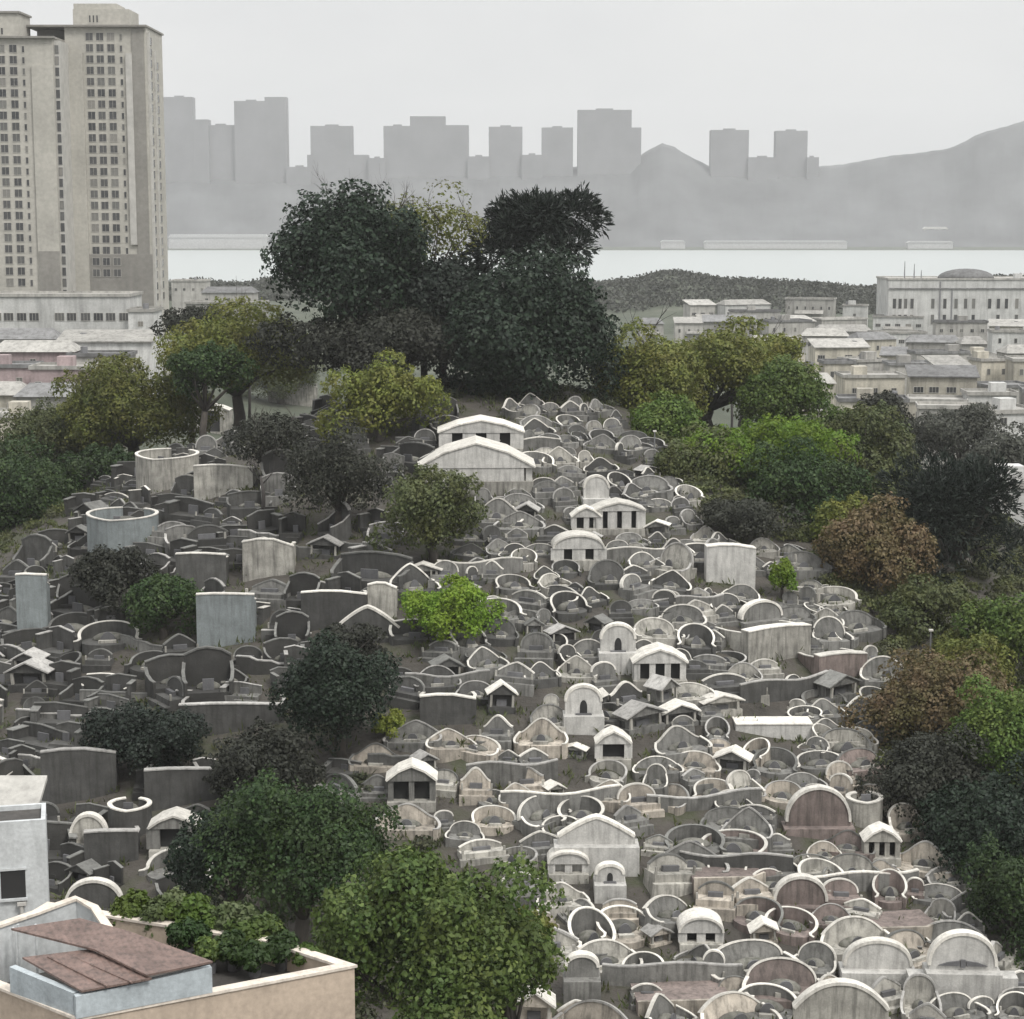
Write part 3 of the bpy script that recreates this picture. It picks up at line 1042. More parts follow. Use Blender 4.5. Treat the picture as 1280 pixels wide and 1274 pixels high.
tree(1130, 628, 56, 44, 'dull', 'dull olive tree left of the blackish spiky tree', Y=205, leaf=0.42, ncl=28)
tree(1215, 835, 56, 44, 'olive', 'olive bush above the lower brown tree at right', Y=160, leaf=0.36, ncl=28, cat='bush', name='bush')
tree(352, 476, 66, 40, 'dull', 'dull green bush under the left of the hilltop grove', base=(352, 505), leaf=0.42, ncl=28, cat='bush', name='bush')
# left flank
tree(236, 406, 44, 30, 'greydark', 'small dark tree right of the long white building', Y=262, leaf=0.45, ncl=22)
tree(295, 445, 98, 58, 'olive', 'olive green tree left of the biggest dark tree', Y=238, leaf=0.45, ncl=40)
tree(165, 520, 98, 70, 'olive', 'olive tree below the wide pink house', Y=242, leaf=0.45, ncl=36)
tree(70, 565, 92, 66, 'dull', 'dull green spreading tree at left below the cream houses', Y=246, leaf=0.42, ncl=36)
tree(125, 600, 58, 54, 'mid', 'dark olive tree behind the pale drum tomb on the left slope', Y=228, leaf=0.4, ncl=26)
tree(18, 655, 92, 112, 'mid', 'large dark green tree at the left edge', Y=222, leaf=0.42, ncl=46)
tree(255, 470, 52, 44, 'mid', 'green bush on the upper left ridge above the first small tomb houses', Y=226, leaf=0.42, ncl=26, cat='bush', name='bush')
# trees among the left tombs
tree(335, 560, 60, 46, 'greydark', 'thin grey scrub on the upper left slope', base=(335, 606), leaf=0.36, dens=0.5, ncl=26, cat='shrub', name='shrub', twigs=4)
tree(425, 605, 72, 62, 'greydark', 'dark grey shrub in the middle of the upper slope', base=(425, 668), leaf=0.34, ncl=38, cat='shrub', name='shrub', dens=0.6)
tree(535, 650, 64, 66, 'dull', 'olive brown tree below the white gabled tombs', base=(540, 705), leaf=0.36, ncl=34)
tree(200, 762, 56, 50, 'mid', 'green bush left of the tall grey slab tomb', base=(200, 800), leaf=0.32, ncl=28, cat='bush', name='bush')
tree(140, 728, 56, 46, 'greydark', 'dark grey shrub below the pale drum tomb', base=(140, 768), leaf=0.34, ncl=28, cat='shrub', name='shrub')
tree(425, 880, 78, 84, 'deep', 'dark green tree in the middle of the left slope', base=(425, 948), leaf=0.32, ncl=42)
tree(440, 815, 52, 34, 'greydark', 'grey brush above the dark green middle tree', base=(440, 842), leaf=0.32, ncl=24, cat='shrub', name='shrub')
tree(564, 766, 64, 42, 'bright', 'round bright green bush in the centre of the hill', base=(564, 800), leaf=0.30, ncl=40, cat='bush', name='bush', cr=(0.2, 0.34))
tree(490, 908, 27, 17, 'yellow', 'small yellow-green shrub right of the dark middle tree', base=(490, 922), leaf=0.26, ncl=16, cat='shrub', name='shrub')
tree(978, 722, 21, 24, 'bright', 'small bright green sapling beside the long vault tomb', base=(978, 746), leaf=0.28, ncl=14, cat='sapling', name='sapling')
tree(185, 935, 80, 52, 'black', 'blackish thicket on the lower left slope', base=(185, 968), leaf=0.32, ncl=30, cat='thicket', name='thicket')
tree(330, 965, 72, 62, 'greydark', 'dark grey brush on the lower left slope', base=(325, 1012), leaf=0.32, ncl=30, cat='shrub', name='shrub')
tree(378, 1070, 122, 104, 'mid', 'dark green tree behind the foreground tree', Y=118, leaf=0.3, ncl=54, dens=1.1)
tree(292, 1075, 80, 76, 'deep', 'shaded dark tree left of the dark green foreground pair', Y=121, leaf=0.3, ncl=30)
tree(552, 1195, 156, 150, 'fore', 'big leafy green tree in the foreground', Y=96, leaf=0.34, ncl=70, dens=1.2, cr=(0.18, 0.32), droop=0.25)
tree(640, 1205, 58, 84, 'olive', 'pale green leafy branch tree at the right of the foreground tree', Y=99, leaf=0.34, ncl=26, droop=0.3, cr=(0.25, 0.4), dens=0.7)


def dead_tree(px, py_base, py_top, Y, label, seed):
    g = random.Random(seed)
    B = at(px, py_base, Y)
    Tp = at(px, py_top, Y)
    z0 = Tz(B.x, Y)
    t = thing('dead_tree', label, 'dead tree', (B.x, Y, z0), 0, 'bare trees')
    mb = MB()
    h = Tp.z - z0
    pts = [(0, 0, -0.5), (0.2, 0, h * .4), (-0.1, 0.1, h * .7)]
    mb.tube(pts, [0.28, 0.2, 0.14], 6)
    mb.build('trunk', M['deadbark'], t, smooth=True)
    for k in range(3):
        br = MB()
        branchy(br, g, (-0.1, 0.1, h * (.55 + .07 * k)), (g.uniform(-1, 1), g.uniform(-.4, .4), 1.0), h * 0.3, 0.11, 1, 0.6)
        br.build('branch', M['deadbark'], t, smooth=True)
    return t


dead_tree(812, 440, 378, 262, 'bare leaning tree right of the big dark grove', 3)
dead_tree(915, 440, 398, 300, 'bare thin tree, left of the pair above the pale olive tree', 8)
dead_tree(935, 440, 396, 303, 'bare thin tree, right of the pair above the pale olive tree', 12)
dead_tree(309, 420, 366, 265, 'bare twig tree left of the biggest dark crown', 17)
dead_tree(328, 660, 572, ground(328, 650).y, 'bare dark sapling on the upper left slope', 23)

# far wood on the low rise before the bay: one mass
g = np.random.default_rng(9)
nv = 9000
wy = g.uniform(1020, 1260, nv)
wx = g.uniform(-330, 340, nv)
wz = T(wx, wy)
keep = (wz > 3)
wx, wy, wz = wx[keep], wy[keep], wz[keep]
nleaf = 9
P0 = np.repeat(np.stack([wx, wy, wz], 1), nleaf, 0)
P0 = P0 + g.normal(size=P0.shape) * np.array([2.0, 2.0, 0.9]) + np.array([0, 0, 1.2])
n = g.normal(size=P0.shape)
n /= np.linalg.norm(n, axis=1)[:, None]
t1 = np.cross(n, g.normal(size=P0.shape))
t1 /= np.linalg.norm(t1, axis=1)[:, None]
t2 = np.cross(n, t1)
s_ = 1.1
V = np.stack([P0 - t1 * s_, P0 + t2 * s_ * .7, P0 + t1 * s_, P0 - t2 * s_ * .7], 1).reshape(-1, 3)
tag(put('far_wood', np_mesh('far_wood', V, 4), L['grey']), 'low dark woodland on the rise in front of the bay', 'woodland', kind='stuff')

# ------------------------------------------------------------------ tombs
def arch_pts(kind, w, h, n=22):
    out = []
    for i in range(n + 1):
        u_ = -1 + 2 * i / n
        if kind == 'round':
            a = PI * (1 - i / n)
            x, z = w / 2 * math.cos(a), h * (0.12 + 0.88 * math.sin(a) ** 0.9)
        elif kind == 'pointed':
            x, z = w / 2 * u_, h * (0.30 + 0.70 * (1 - abs(u_) ** 1.35))
        elif kind == 'low':
            x, z = w / 2 * u_, h * (0.38 + 0.62 * (1 - abs(u_) ** 2.2))
        elif kind == 'onion':
            x, z = w / 2 * u_, h * (0.34 + 0.66 * (0.5 + 0.5 * math.cos(PI * u_)) ** 0.8)
        else:  # tall
            a = PI * (1 - i / n)
            x, z = w / 2 * math.cos(a), h * (0.45 + 0.55 * math.sin(a))
        out.append((x, z))
    return out


def offs(pts, d):
    o = []
    n = len(pts)
    for i, (x, z) in enumerate(pts):
        a = pts[max(i - 1, 0)]
        b_ = pts[min(i + 1, n - 1)]
        dx, dz = b_[0] - a[0], b_[1] - a[1]
        l = math.hypot(dx, dz) or 1
        o.append((x - dz / l * d, z + dx / l * d))
    return o


def tomb_arch(kind, w, h, tilt, label, seed):
    """arched back slab with pale rim, curling arms, mound, headstone on a plinth"""
    g = random.Random(seed)
    t = thing('arched_tomb', label, 'tomb')
    d = 3.4
    pl = MB()
    pl.prism_z([(-w * .5, -d * .5), (-w * .2, -d * .56), (w * .2, -d * .56), (w * .5, -d * .5), (w * .52, d * .45), (-w * .52, d * .45)], -1.6, 0.45)
    pl.build('plinth', M['mid'], t)
    A = arch_pts(kind, w, h)
    bw = MB()
    bw.prism_y([(A[0][0], -0.6)] + [(A[-1][0], -0.6)] + A[::-1], -0.11, 0.11)
    yb = d * 0.18
    bo = bw.build('back_wall', M['mid'], t, tilt=tilt, shift=(0, yb, 0.45))
    rim = MB()
    rim.strip(offs(A, 0.05), offs(A, -0.08), -0.19, 0.17)
    rim.build('rim', M['rim'], bo, tilt=tilt, shift=(0, yb, 0.45))
    for s in (-1, 1):
        path, zt = [], []
        e = A[0][1] + 0.45
        for i in range(9):
            k = i / 8
            path.append((s * (w * .5 + 0.10 * w * math.sin(k * PI * .8)), yb - 0.25 - (d * .62) * k))
            zt.append(0.62 + max(e - 0.55, 0.35) * (1 - k) ** 1.5)
        path.append((path[-1][0] - s * w * .07, path[-1][1] - .08))
        zt.append(zt[-1])
        ar = MB().wall(path, zt, [-1.2] * 10, 0.17)
        ao = ar.build('side_arm', M['mid'], t)
        MB().wall(path, [z + 0.08 for z in zt], [z + 0.002 for z in zt], 0.23).build('coping', M['rim'], ao)
    MB().dome(0, yb - 0.55, 0.4, w * .27, 0.75, 0.62).build('mound', M['mound'], t, smooth=True)
    hs = MB()
    hp = arch_pts('tall', w * .2, 0.8, 8)
    hs.prism_y([(hp[0][0], 0), (hp[-1][0], 0)] + hp[::-1], -0.07, 0.07)
    hs.build('headstone', M['stone'], t, shift=(0, yb - 1.38, 0.45))
    MB().box(-w * .17, w * .17, yb - 1.95, yb - 1.6, 0.44, 0.72).build('altar', M['pale'], t)
    return t


def tomb_u(w, d, zb, zf, ang, p, label, seed):
    """horseshoe wall in plan, high at the back and falling to the front"""
    t = thing('horseshoe_tomb', label, 'tomb')
    a = R(ang)
    path, zt = [], []
    n = 30
    for i in range(n + 1):
        th = -a + 2 * a * i / n
        path.append((w / 2 * math.sin(th), d / 2 * math.cos(th)))
        k = (math.cos(th) - math.cos(a)) / (1 - math.cos(a))
        zt.append(zf + (zb - zf) * k ** p)
    # omega hooks at the ends
    x0, y0 = path[0]
    x1, y1 = path[-1]
    path = [(x0 - w * .10, y0 - d * .12), (x0 - w * .03, y0 - d * .10)] + path + [(x1 + w * .03, y1 - d * .10), (x1 + w * .10, y1 - d * .12)]
    zt = [zf * .8, zf * .9] + zt + [zf * .9, zf * .8]
    pl = MB()
    pl.prism_z([(w * .46 * math.cos(2 * PI * q / 20), d * .46 * math.sin(2 * PI * q / 20) - (d * .14 if math.sin(2 * PI * q / 20) < 0 else 0)) for q in range(20)], -1.6, 0.42)
    pl.build('plinth', M['mid'], t)
    wo = MB().wall(path, zt, [-1.6] * len(path), 0.2).build('horseshoe_wall', M['mid'], t)
    MB().wall(path, [z + 0.08 for z in zt], [z + 0.002 for z in zt], 0.26).build('coping', M['rim'], wo)
    MB().dome(0, d * .12, 0.38, w * .3, d * .25, 0.75).build('mound', M['mound'], t, smooth=True)
    hs = MB()
    hp = arch_pts('low', w * .26, 0.95, 8)
    hs.prism_y([(hp[0][0], 0), (hp[-1][0], 0)] + hp[::-1], -0.08, 0.08)
    hs.build('headstone', M['stone'], t, shift=(0, -d * .17, 0.42))
    MB().box(-w * .15, w * .15, -d * .36, -d * .26, 0.41, 0.68).build('altar', M['pale'], t)
    return t


def tomb_block(kind, w, h, hb, lean, label, seed):
    """arched slab standing on a solid grave block, no arms"""
    t = thing('block_tomb', label, 'tomb')
    MB().box(-w * .5, w * .5, -1.15, .9, -2.0, hb).build('plinth', M['mid'], t)
    MB().box(-w * .56, w * .56, -1.75, -1.152, -2.0, hb * .45).build('step', M['mid'], t)
    A = arch_pts(kind, w * .96, h)
    bo = MB().prism_y([(A[0][0], -0.1), (A[-1][0], -0.1)] + A[::-1], -.14, .14).build('back_wall', M['mid'], t, tilt=lean, shift=(0, .45, hb))
    MB().strip(offs(A, 0.05), offs(A, -0.09), -0.2, 0.19).build('rim', M['rim'], bo, tilt=lean, shift=(0, .45, hb))
    MB().box(-w * .2, w * .2, -.3, .1, hb - .01, hb + .4).build('headstone', M['stone'], t)
    for s in (-1, 1):
        q = MB()
        q.box(s * w * .47 - .09, s * w * .47 + .09, -1.1, -.92, hb - .01, hb + .55)
        q.build('corner_post', M['pale'], t)
    return t


def tomb_mini(w, h, label, seed):
    """small roofed grave hut with an open front"""
    t = thing('hut_tomb', label, 'tomb')
    MB().box(-w * .55, w * .55, -1.3, 1.0, -2.0, .3).build('plinth', M['mid'], t)
    MB().box(-w * .5, w * .5, -.4, .9, .29, h * .6).build('back_wall', M['mid'], t)
    for s in (-1, 1):
        MB().box(s * w * .44 - .11, s * w * .44 + .11, -1.15, -.93, .29, h * .6).build('column', M['pale'], t)
    A = [(-w * .62, h * .6), (0, h), (w * .62, h * .6)]
    po = MB().prism_y([(-w * .6, h * .6), (w * .6, h * .6), (0, h - .02)], -1.2, .95).build('gable', M['mid'], t)
    MB().strip(offs(A, .12), offs(A, -.01), -1.4, 1.1).build('roof', M['rim'], po)
    MB().box(-w * .2, w * .2, -.62, -.41, .29, .29 + h * .25).build('headstone', M['stone'], t)
    return t


def tomb_steps(w, h, v, label, seed):
    """stacked angular grave walls: a tall end slab, a side slab and stepped blocks"""
    t = thing('stepped_tomb', label, 'tomb')
    MB().box(-w * .5, w * .5, -1.3, 1.2, -2.4, .45).build('plinth', M['mid'], t)
    A = [(-w * .5, h * (.75 + .2 * v)), (-w * .1, h), (w * .5, h * (.95 - .25 * v))]
    bo = MB().prism_y([(-w * .5, -.3), (w * .5, -.3)] + A[::-1], -.13, .13).build('back_slab', M['mid'], t, shift=(0, .9, .45))
    MB().strip(offs(A, .07), offs(A, -.015), -.18, .18).build('coping', M['rim'], bo, shift=(0, .9, .45))
    sx = -1 if v > .5 else 1
    so = MB().box(min(sx * w * .38, sx * w * .5), max(sx * w * .38, sx * w * .5), -1.25, .76, .44, h * .72 + .45).build('side_block', M['mid'], t)
    MB().box(min(sx * w * .36, sx * w * .52), max(sx * w * .36, sx * w * .52), -1.32, .765, h * .72 + .452, h * .72 + .54).build('coping', M['rim'], so)
    MB().box(min(-sx * w * .5, sx * w * .1), max(-sx * w * .5, sx * w * .1), -1.9, -1.31, -2.4, .1).build('step', M['mid'], t)
    MB().box(-w * .12 - sx * .3, w * .12 - sx * .3, .1, .28, .44, 1.25).build('headstone', M['stone'], t)
    return t


def tomb_court(w, d, h, label, seed):
    """square walled grave court with a tall back slab"""
    g = random.Random(seed)
    t = thing('walled_tomb', label, 'tomb')
    MB().box(-w * .48, w * .48, -d * .5, d * .45, -2.2, 0.5).build('plinth', M['mid'], t)
    A = [(-w / 2, h * .82), (-w * .2, h * .97), (0, h), (w * .3, h * .93), (w / 2, h * .78)]
    bo = MB().prism_y([(-w / 2, -0.5), (w / 2, -0.5)] + A[::-1], -0.16, 0.16).build('back_slab', M['mid'], t, shift=(0, d * .32, 0.5))
    MB().strip(offs(A, 0.10), offs(A, -0.03), -0.24, 0.22).build('coping', M['rim'], bo, shift=(0, d * .32, 0.5))
    for s in (-1, 1):
        path = [(s * w * .5, d * .30), (s * w * .52, 0), (s * w * .5, -d * .35), (s * w * .46, -d * .5)]
        zt = [h * .62 + .5, h * .42 + .5, h * .3 + .5, h * .26 + .5]
        wo = MB().wall(path, zt, [-1.8] * 4, 0.2).build('side_wall', M['mid'], t)
        MB().wall(path, [z + .09 for z in zt], [z + .002 for z in zt], 0.28).build('coping', M['rim'], wo)
    MB().dome(0, 0.1, 0.48, w * .27, d * .2, 0.55).build('mound', M['mound'], t, smooth=True)
    MB().box(-w * .12, w * .12, -d * .22, -d * .17, 0.49, 1.35).build('headstone', M['stone'], t)
    return t


PROTO = {}
SPECS = {}
for k, (kind, w, h, tl) in enumerate([('round', 3.9, 2.0, 0.30), ('pointed', 4.3, 1.9, 0.22), ('low', 4.6, 1.75, 0.28), ('onion', 4.4, 1.9, 0.2), ('tall', 3.0, 2.1, 0.16), ('round', 4.4, 1.6, 0.42)]):
    SPECS['a%d' % k] = ('arch', (kind, w, h, tl), {'round': 'round-arched', 'pointed': 'point-arched', 'low': 'low-arched', 'onion': 'shouldered', 'tall': 'tall narrow arched'}[kind], w)
for k, (w, d, zb, zf, an, pw) in enumerate([(4.2, 3.6, 2.1, 0.75, 118, 1.0), (4.6, 3.3, 1.9, 0.7, 105, 0.8), (3.4, 3.8, 2.2, 0.9, 132, 1.3), (4.8, 3.9, 1.7, 0.8, 125, 1.0)]):
    SPECS['u%d' % k] = ('u', (w, d, zb, zf, an, pw), 'horseshoe-walled', w)
for k, (w, d, h) in enumerate([(4.6, 3.6, 2.2), (3.8, 3.4, 2.9), (6.0, 4.0, 2.0)]):
    SPECS['c%d' % k] = ('court', (w, d, h), 'square-walled', w)
for k, (kd, w, h, hb, ln) in enumerate([('tall', 2.2, 1.7, .7, .06), ('round', 3.2, 1.5, .9, .2), ('low', 3.8, 1.1, 1.0, .15), ('pointed', 3.4, 1.3, .8, .12), ('onion', 3.0, 1.5, .6, .1)]):
    SPECS['b%d' % k] = ('block', (kd, w, h, hb, ln), 'block-based', w)
for k, (w, h) in enumerate([(2.4, 2.1), (3.2, 2.2)]):
    SPECS['h%d' % k] = ('mini', (w, h), 'hut-like', w)
for k, (w, h, v) in enumerate([(3.6, 1.7, .1), (4.4, 1.3, .9), (2.6, 2.2, .6)]):
    SPECS['k%d' % k] = ('steps', (w, h, v), 'angular stepped', w)
GROUPS = {'steps': 'stepped tombs on the hillside', 'block': 'block tombs on the hillside', 'mini': 'hut tombs on the hillside', 'arch': 'arched tombs on the hillside', 'u': 'horseshoe tombs on the hillside', 'court': 'square walled tombs on the hillside'}
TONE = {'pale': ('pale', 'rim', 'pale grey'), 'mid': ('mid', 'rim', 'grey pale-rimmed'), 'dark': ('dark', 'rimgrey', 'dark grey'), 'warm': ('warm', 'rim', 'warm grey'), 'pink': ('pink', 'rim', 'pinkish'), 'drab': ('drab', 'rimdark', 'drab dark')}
rg = random.Random(77)
TOMBS = []      # (object, px, py, shape word, tone word)
TAKEN = []      # plan circles


def facing(x, y, mix, jit):
    dx, dy = x - PKX, y - PKY
    l = math.hypot(dx, dy) or 1
    c = math.hypot(x, y)
    fx = mix * dx / l - (1 - mix) * x / c
    fy = mix * dy / l - (1 - mix) * y / c
    return math.atan2(fx, -fy) + jit


def spawn(spec, p, rz, sc, tone, label='tomb', rimt=None):
    kind, args, word, w0 = SPECS[spec]
    if spec not in PROTO:
        f = {'steps': tomb_steps, 'block': tomb_block, 'mini': tomb_mini, 'arch': tomb_arch, 'u': tomb_u, 'court': tomb_court}[kind]
        o = f(*args, label, len(PROTO) + 5)
        o.location = p
        o.rotation_euler = (0, 0, rz)
        o.scale = sc
        o['group'] = GROUPS[kind]
        PROTO[spec] = o
    else:
        o = dup(PROTO[spec], p, rz, sc, label, GROUPS[kind])
    wall, rim, tw = TONE[tone]
    if rimt:
        rim = rimt
    o.rotation_euler = (rg.gauss(0, .035), rg.gauss(0, .05), rz)
    for ch in o.children:
        nm = ch.name.split('.')[0]
        if nm in ('plinth', 'back_wall', 'side_arm', 'horseshoe_wall', 'back_slab', 'side_wall', 'step', 'gable', 'side_block'):
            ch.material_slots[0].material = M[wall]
        for gch in ch.children:
            gch.material_slots[0].material = M[rim]
    return o, word, tw


def lm_pos(px, py, wpx, mix=0.35, jit=0.0):
    p = ground(px, py)
    d = proj(p)[2]
    w = wpx * d / F
    rz = facing(p.x, p.y, mix, jit)
    TAKEN.append((p.x, p.y, max(w * 0.5, 1.4)))
    return p, w, rz


LMK = []        # landmarks for the labels: (phrase, px, py)


def gable_tomb(px, py, wpx, hpx, label, phrase, ncol=3, mat='white', roof='gable', jit=0.0, colw=0.12, gab=0.42, wing=False):
    p, w, rz = lm_pos(px, py, wpx, jit=jit)
    h = hpx * proj(p)[2] / F
    t = thing('tomb_house', label, 'tomb house', p, rz, 'white tomb houses')
    hw = h * (1 - gab)
    dp = w * 0.6
    MB().box(-w * .54, w * .54, -dp * .5 - .5, dp * .5, -2.0, 0.25).build('plinth', M['pale'], t)
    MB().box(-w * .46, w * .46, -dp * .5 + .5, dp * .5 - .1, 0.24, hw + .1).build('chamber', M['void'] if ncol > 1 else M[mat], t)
    for k in range(ncol):
        x = -w * .46 + (w * .92) * k / max(ncol - 1, 1) if ncol > 1 else 0
        cw = w * colw
        MB().box(x - cw / 2, x + cw / 2, -dp * .5, -dp * .5 + .3, 0.24, hw + .1).build('column', M[mat], t)
    if roof == 'gable':
        A = [(-w * .56, hw), (-w * .3, hw + (h - hw) * .62), (0, h), (w * .3, hw + (h - hw) * .62), (w * .56, hw)]
    else:
        A = [(w * .54 * math.cos(PI * (1 - q / 14)), hw + (h - hw) * math.sin(PI * q / 14)) for q in range(15)]
    po = MB().prism_y([(A[0][0], hw - .05), (A[-1][0], hw - .05)] + A[::-1], -dp * .5 - .08, -dp * .5 + .35).build('pediment', M[mat], t, shift=(0, 0, .15))
    MB().strip(offs(A, 0.09), offs(A, -0.06), -dp * .5 - .2, dp * .5 + .1).build('roof', M['rim'], po, shift=(0, 0, .15))
    for s in (-1, 1):
        MB().box(min(s * w * .47, s * w * .53), max(s * w * .47, s * w * .53), -dp * .5 + .32, dp * .5, 0.24, hw + .1).build('side_wall', M[mat], t)
    LMK.append((phrase, px, py - hpx / 2))
    TOMBS.append((t, px, py - hpx / 2, None, None))
    return t


def arch_block(px, py, wpx, hpx, label, phrase, mat='white', niche=True, kind='tall', jit=0.0, wings=False, base=0.4, rimm='rim', nichem='void'):
    """thick upright arched slab standing on a block, with a niche"""
    p, w, rz = lm_pos(px, py, wpx, jit=jit)
    h = hpx * proj(p)[2] / F
    t = thing('arch_tomb', label, 'tomb', p, rz, 'single arch tombs')
    hb = h * base
    MB().box(-w * .55, w * .55, -1.1, .9, -1.8, hb).build('base_block', M[mat], t)
    A = arch_pts(kind, w, h - hb, 20)
    bo = MB().prism_y([(A[0][0], 0), (A[-1][0], 0)] + A[::-1], -.3, .3).build('arched_slab', M[mat], t, shift=(0, 0, hb + .002))
    MB().strip(offs(A, .06), offs(A, -.14), -.38, .36).build('rim', M[rimm], bo, shift=(0, 0, hb + .004))
    if niche:
        q = arch_pts('tall', w * .2, (h - hb) * .45, 8)
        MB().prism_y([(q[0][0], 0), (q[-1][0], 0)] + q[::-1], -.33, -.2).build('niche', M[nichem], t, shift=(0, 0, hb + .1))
        MB().box(-w * .22, w * .22, -.62, -.31, hb - .02, hb + .09).build('offering_shelf', M['stone'], t)
    if wings:
        for s in (-1, 1):
            MB().box(min(s * w * .551, s * w * .8), max(s * w * .551, s * w * .8), -.7, .6, -1.8, hb * .8).build('side_block', M[mat], t)
    LMK.append((phrase, px, py - hpx / 2))
    TOMBS.append((t, px, py - hpx / 2, None, None))
    return t


def slab_tomb(px, py, wpx, hpx, label, phrase, mat='pale', jit=0.0, mix=0.35, curve=0.1, thick=0.5, rimm='rim', court=True):
    """one big upright slab: the tall end wall of a family grave"""
    p, w, rz = lm_pos(px, py, wpx, mix=mix, jit=jit)
    h = hpx * proj(p)[2] / F
    t = thing('slab_tomb', label, 'tomb', p, rz, 'big slab tombs')
    A = [(-w / 2, h * (1 - curve * .4)), (-w * .2, h), (w * .1, h * .99), (w * .5, h * (1 - curve))]
    so = MB().prism_y([(-w / 2, -1.6), (w / 2, -1.6)] + A[::-1], -thick / 2, thick / 2).build('slab', M[mat], t)
    MB().strip(offs(A, .08), offs(A, -.02), -thick / 2 - .06, thick / 2 + .06).build('coping', M[rimm], so)
    if court:
        for s in (-1, 1):
            path = [(s * w * .47, thick / 2 + .01), (s * w * .49, thick / 2 + w * .3), (s * w * .44, thick / 2 + w * .6)]
            zt = [h * .85, h * .8, h * .75]
            wo = MB().wall(path, zt, [-1.5] * 3, .2).build('side_wall', M[mat], t)
            MB().wall(path, [z + .08 for z in zt], [z + .002 for z in zt], .28).build('coping', M[rimm], wo)
        MB().dome(0, thick / 2 + w * .3, h * .35, w * .35, w * .25, .6).build('mound', M['mound'], t, smooth=True)
    LMK.append((phrase, px, py - hpx / 2))
    TOMBS.append((t, px, py - hpx / 2, None, None))
    return t


def drum_tomb(px, py, wpx, hpx, label, phrase, mat='bluegrey', rimm='rim'):
    p, w, rz = lm_pos(px, py, wpx, mix=0.5)
    h = hpx * proj(p)[2] / F
    t = thing('drum_tomb', label, 'tomb', p, rz, 'drum tombs')
    path, zt = [], []
    for i in range(27):
        th = R(-160 + 320 * i / 26)
        path.append((w / 2 * math.sin(th), -w * .38 * math.cos(th) + w * .3))
        zt.append(h * (0.86 + 0.14 * abs(math.sin(th / 2))))
    wo = MB().wall(path, zt, [-2.0] * 27, .25).build('round_wall', M[mat], t)
    MB().wall(path, [z + .1 for z in zt], [z + .002 for z in zt], .36).build('coping', M[rimm], wo)
    MB().prism_z([(w * .44 * math.sin(2 * PI * q / 24), -w * .33 * math.cos(2 * PI * q / 24) + w * .3) for q in range(24)], -1, h * .7).build('court_floor', M['mid'], t)
    MB().dome(0, w * .4, h * .69, w * .22, w * .18, .6).build('mound', M['mound'], t, smooth=True)
    MB().box(-.35, .35, w * .12, w * .12 + .15, h * .69, h * .69 + .9).build('headstone', M['stone'], t)
    LMK.append((phrase, px, py - hpx / 2))
    TOMBS.append((t, px, py - hpx / 2, None, None))
    return t


# landmark tombs, read off the photograph
gable_tomb(601, 560, 96, 36, 'upper white gabled tomb house with dark windows near the hilltop', 'the upper white gabled tomb house', 4, colw=0.17)
gable_tomb(595, 600, 130, 48, 'broad white gabled tomb front, widest on the upper hill', 'the broad white gabled tomb front', 1, colw=0.9, gab=0.62)
arch_block(745, 634, 32, 40, 'white round arch slab behind the small cluster of white tomb houses', 'the white cluster arch', base=.3, niche=False)
gable_tomb(772, 662, 58, 34, 'white flat block tomb house with two slit openings, right of the small cluster', 'the white slit-windowed tomb house', 4, colw=.2, gab=.3)
gable_tomb(732, 664, 34, 28, 'tiny white gabled tomb house with dark doorway', 'the tiny white gabled tomb house', 3, colw=.2)
gable_tomb(722, 701, 58, 32, 'white tomb house with rounded roof and two small dark openings', 'the white round-roofed tomb house', 3, colw=.28, roof='arch', gab=.5)
slab_tomb(912, 726, 62, 46, 'flat white block tomb below the dark scrub on the right', 'the flat white block tomb', 'white', thick=1.2, court=False)
arch_block(772, 836, 44, 58, 'upright white round-headed tomb with small dark niche in mid hill', 'the white round-headed tomb')
gable_tomb(823, 850, 62, 40, 'white tomb house with four columns in mid hill', 'the four-columned tomb house', 4)
arch_block(729, 912, 46, 56, 'cream round-headed tomb with dark slit, left and below the columned house', 'the cream round-headed tomb', base=.35)
gable_tomb(766, 950, 40, 36, 'small pale gabled tomb with one arch opening below the cream round-headed tomb', 'the small pale gabled tomb', 2, colw=.25)
arch_block(745, 1084, 96, 64, 'largest white pointed tomb at lower centre with a broad blank face', 'the largest white pointed tomb', kind='pointed', base=.45, niche=False)
arch_block(762, 1118, 36, 38, 'small white arch tomb right below the largest white pointed tomb', 'the small white arch tomb')
gable_tomb(710, 1092, 46, 28, 'small white arched tomb house left of the largest white pointed tomb', 'the small white arched tomb house', 3, colw=.2, roof='arch', gab=.5)
arch_block(1201, 1244, 84, 82, 'big white round-headed tomb at the lower right with a dark winged emblem', 'the white winged-emblem tomb', kind='round', base=.42, niche=False, wings=True)
arch_block(1022, 1038, 80, 56, 'big pinkish round arch tomb on the lower right slope', 'the big pinkish arch tomb', 'pink', kind='round', base=.12, niche=False)
gable_tomb(1100, 1072, 42, 38, 'small grey gabled shrine with white pillars at right', 'the grey gabled shrine', 4, mat='pale', colw=.14)
drum_tomb(1083, 1032, 42, 34, 'small round drum tomb beside the big pinkish arch', 'the small drum tomb', 'pale')
arch_block(1000, 1134, 66, 40, 'pinkish oval-headed tomb on the lower right', 'the pinkish oval tomb', 'pink', kind='round', base=.1, niche=False)
arch_block(727, 1245, 42, 56, 'tall grey round-headed tomb with a seat-like block beside the foreground tree', 'the tall grey seat-like tomb', 'mid', base=.48, niche=False)
arch_block(1050, 1285, 118, 60, 'very wide pale arch tomb cut by the bottom edge', 'the wide bottom-edge arch', 'pale', kind='low', base=.1, niche=False)
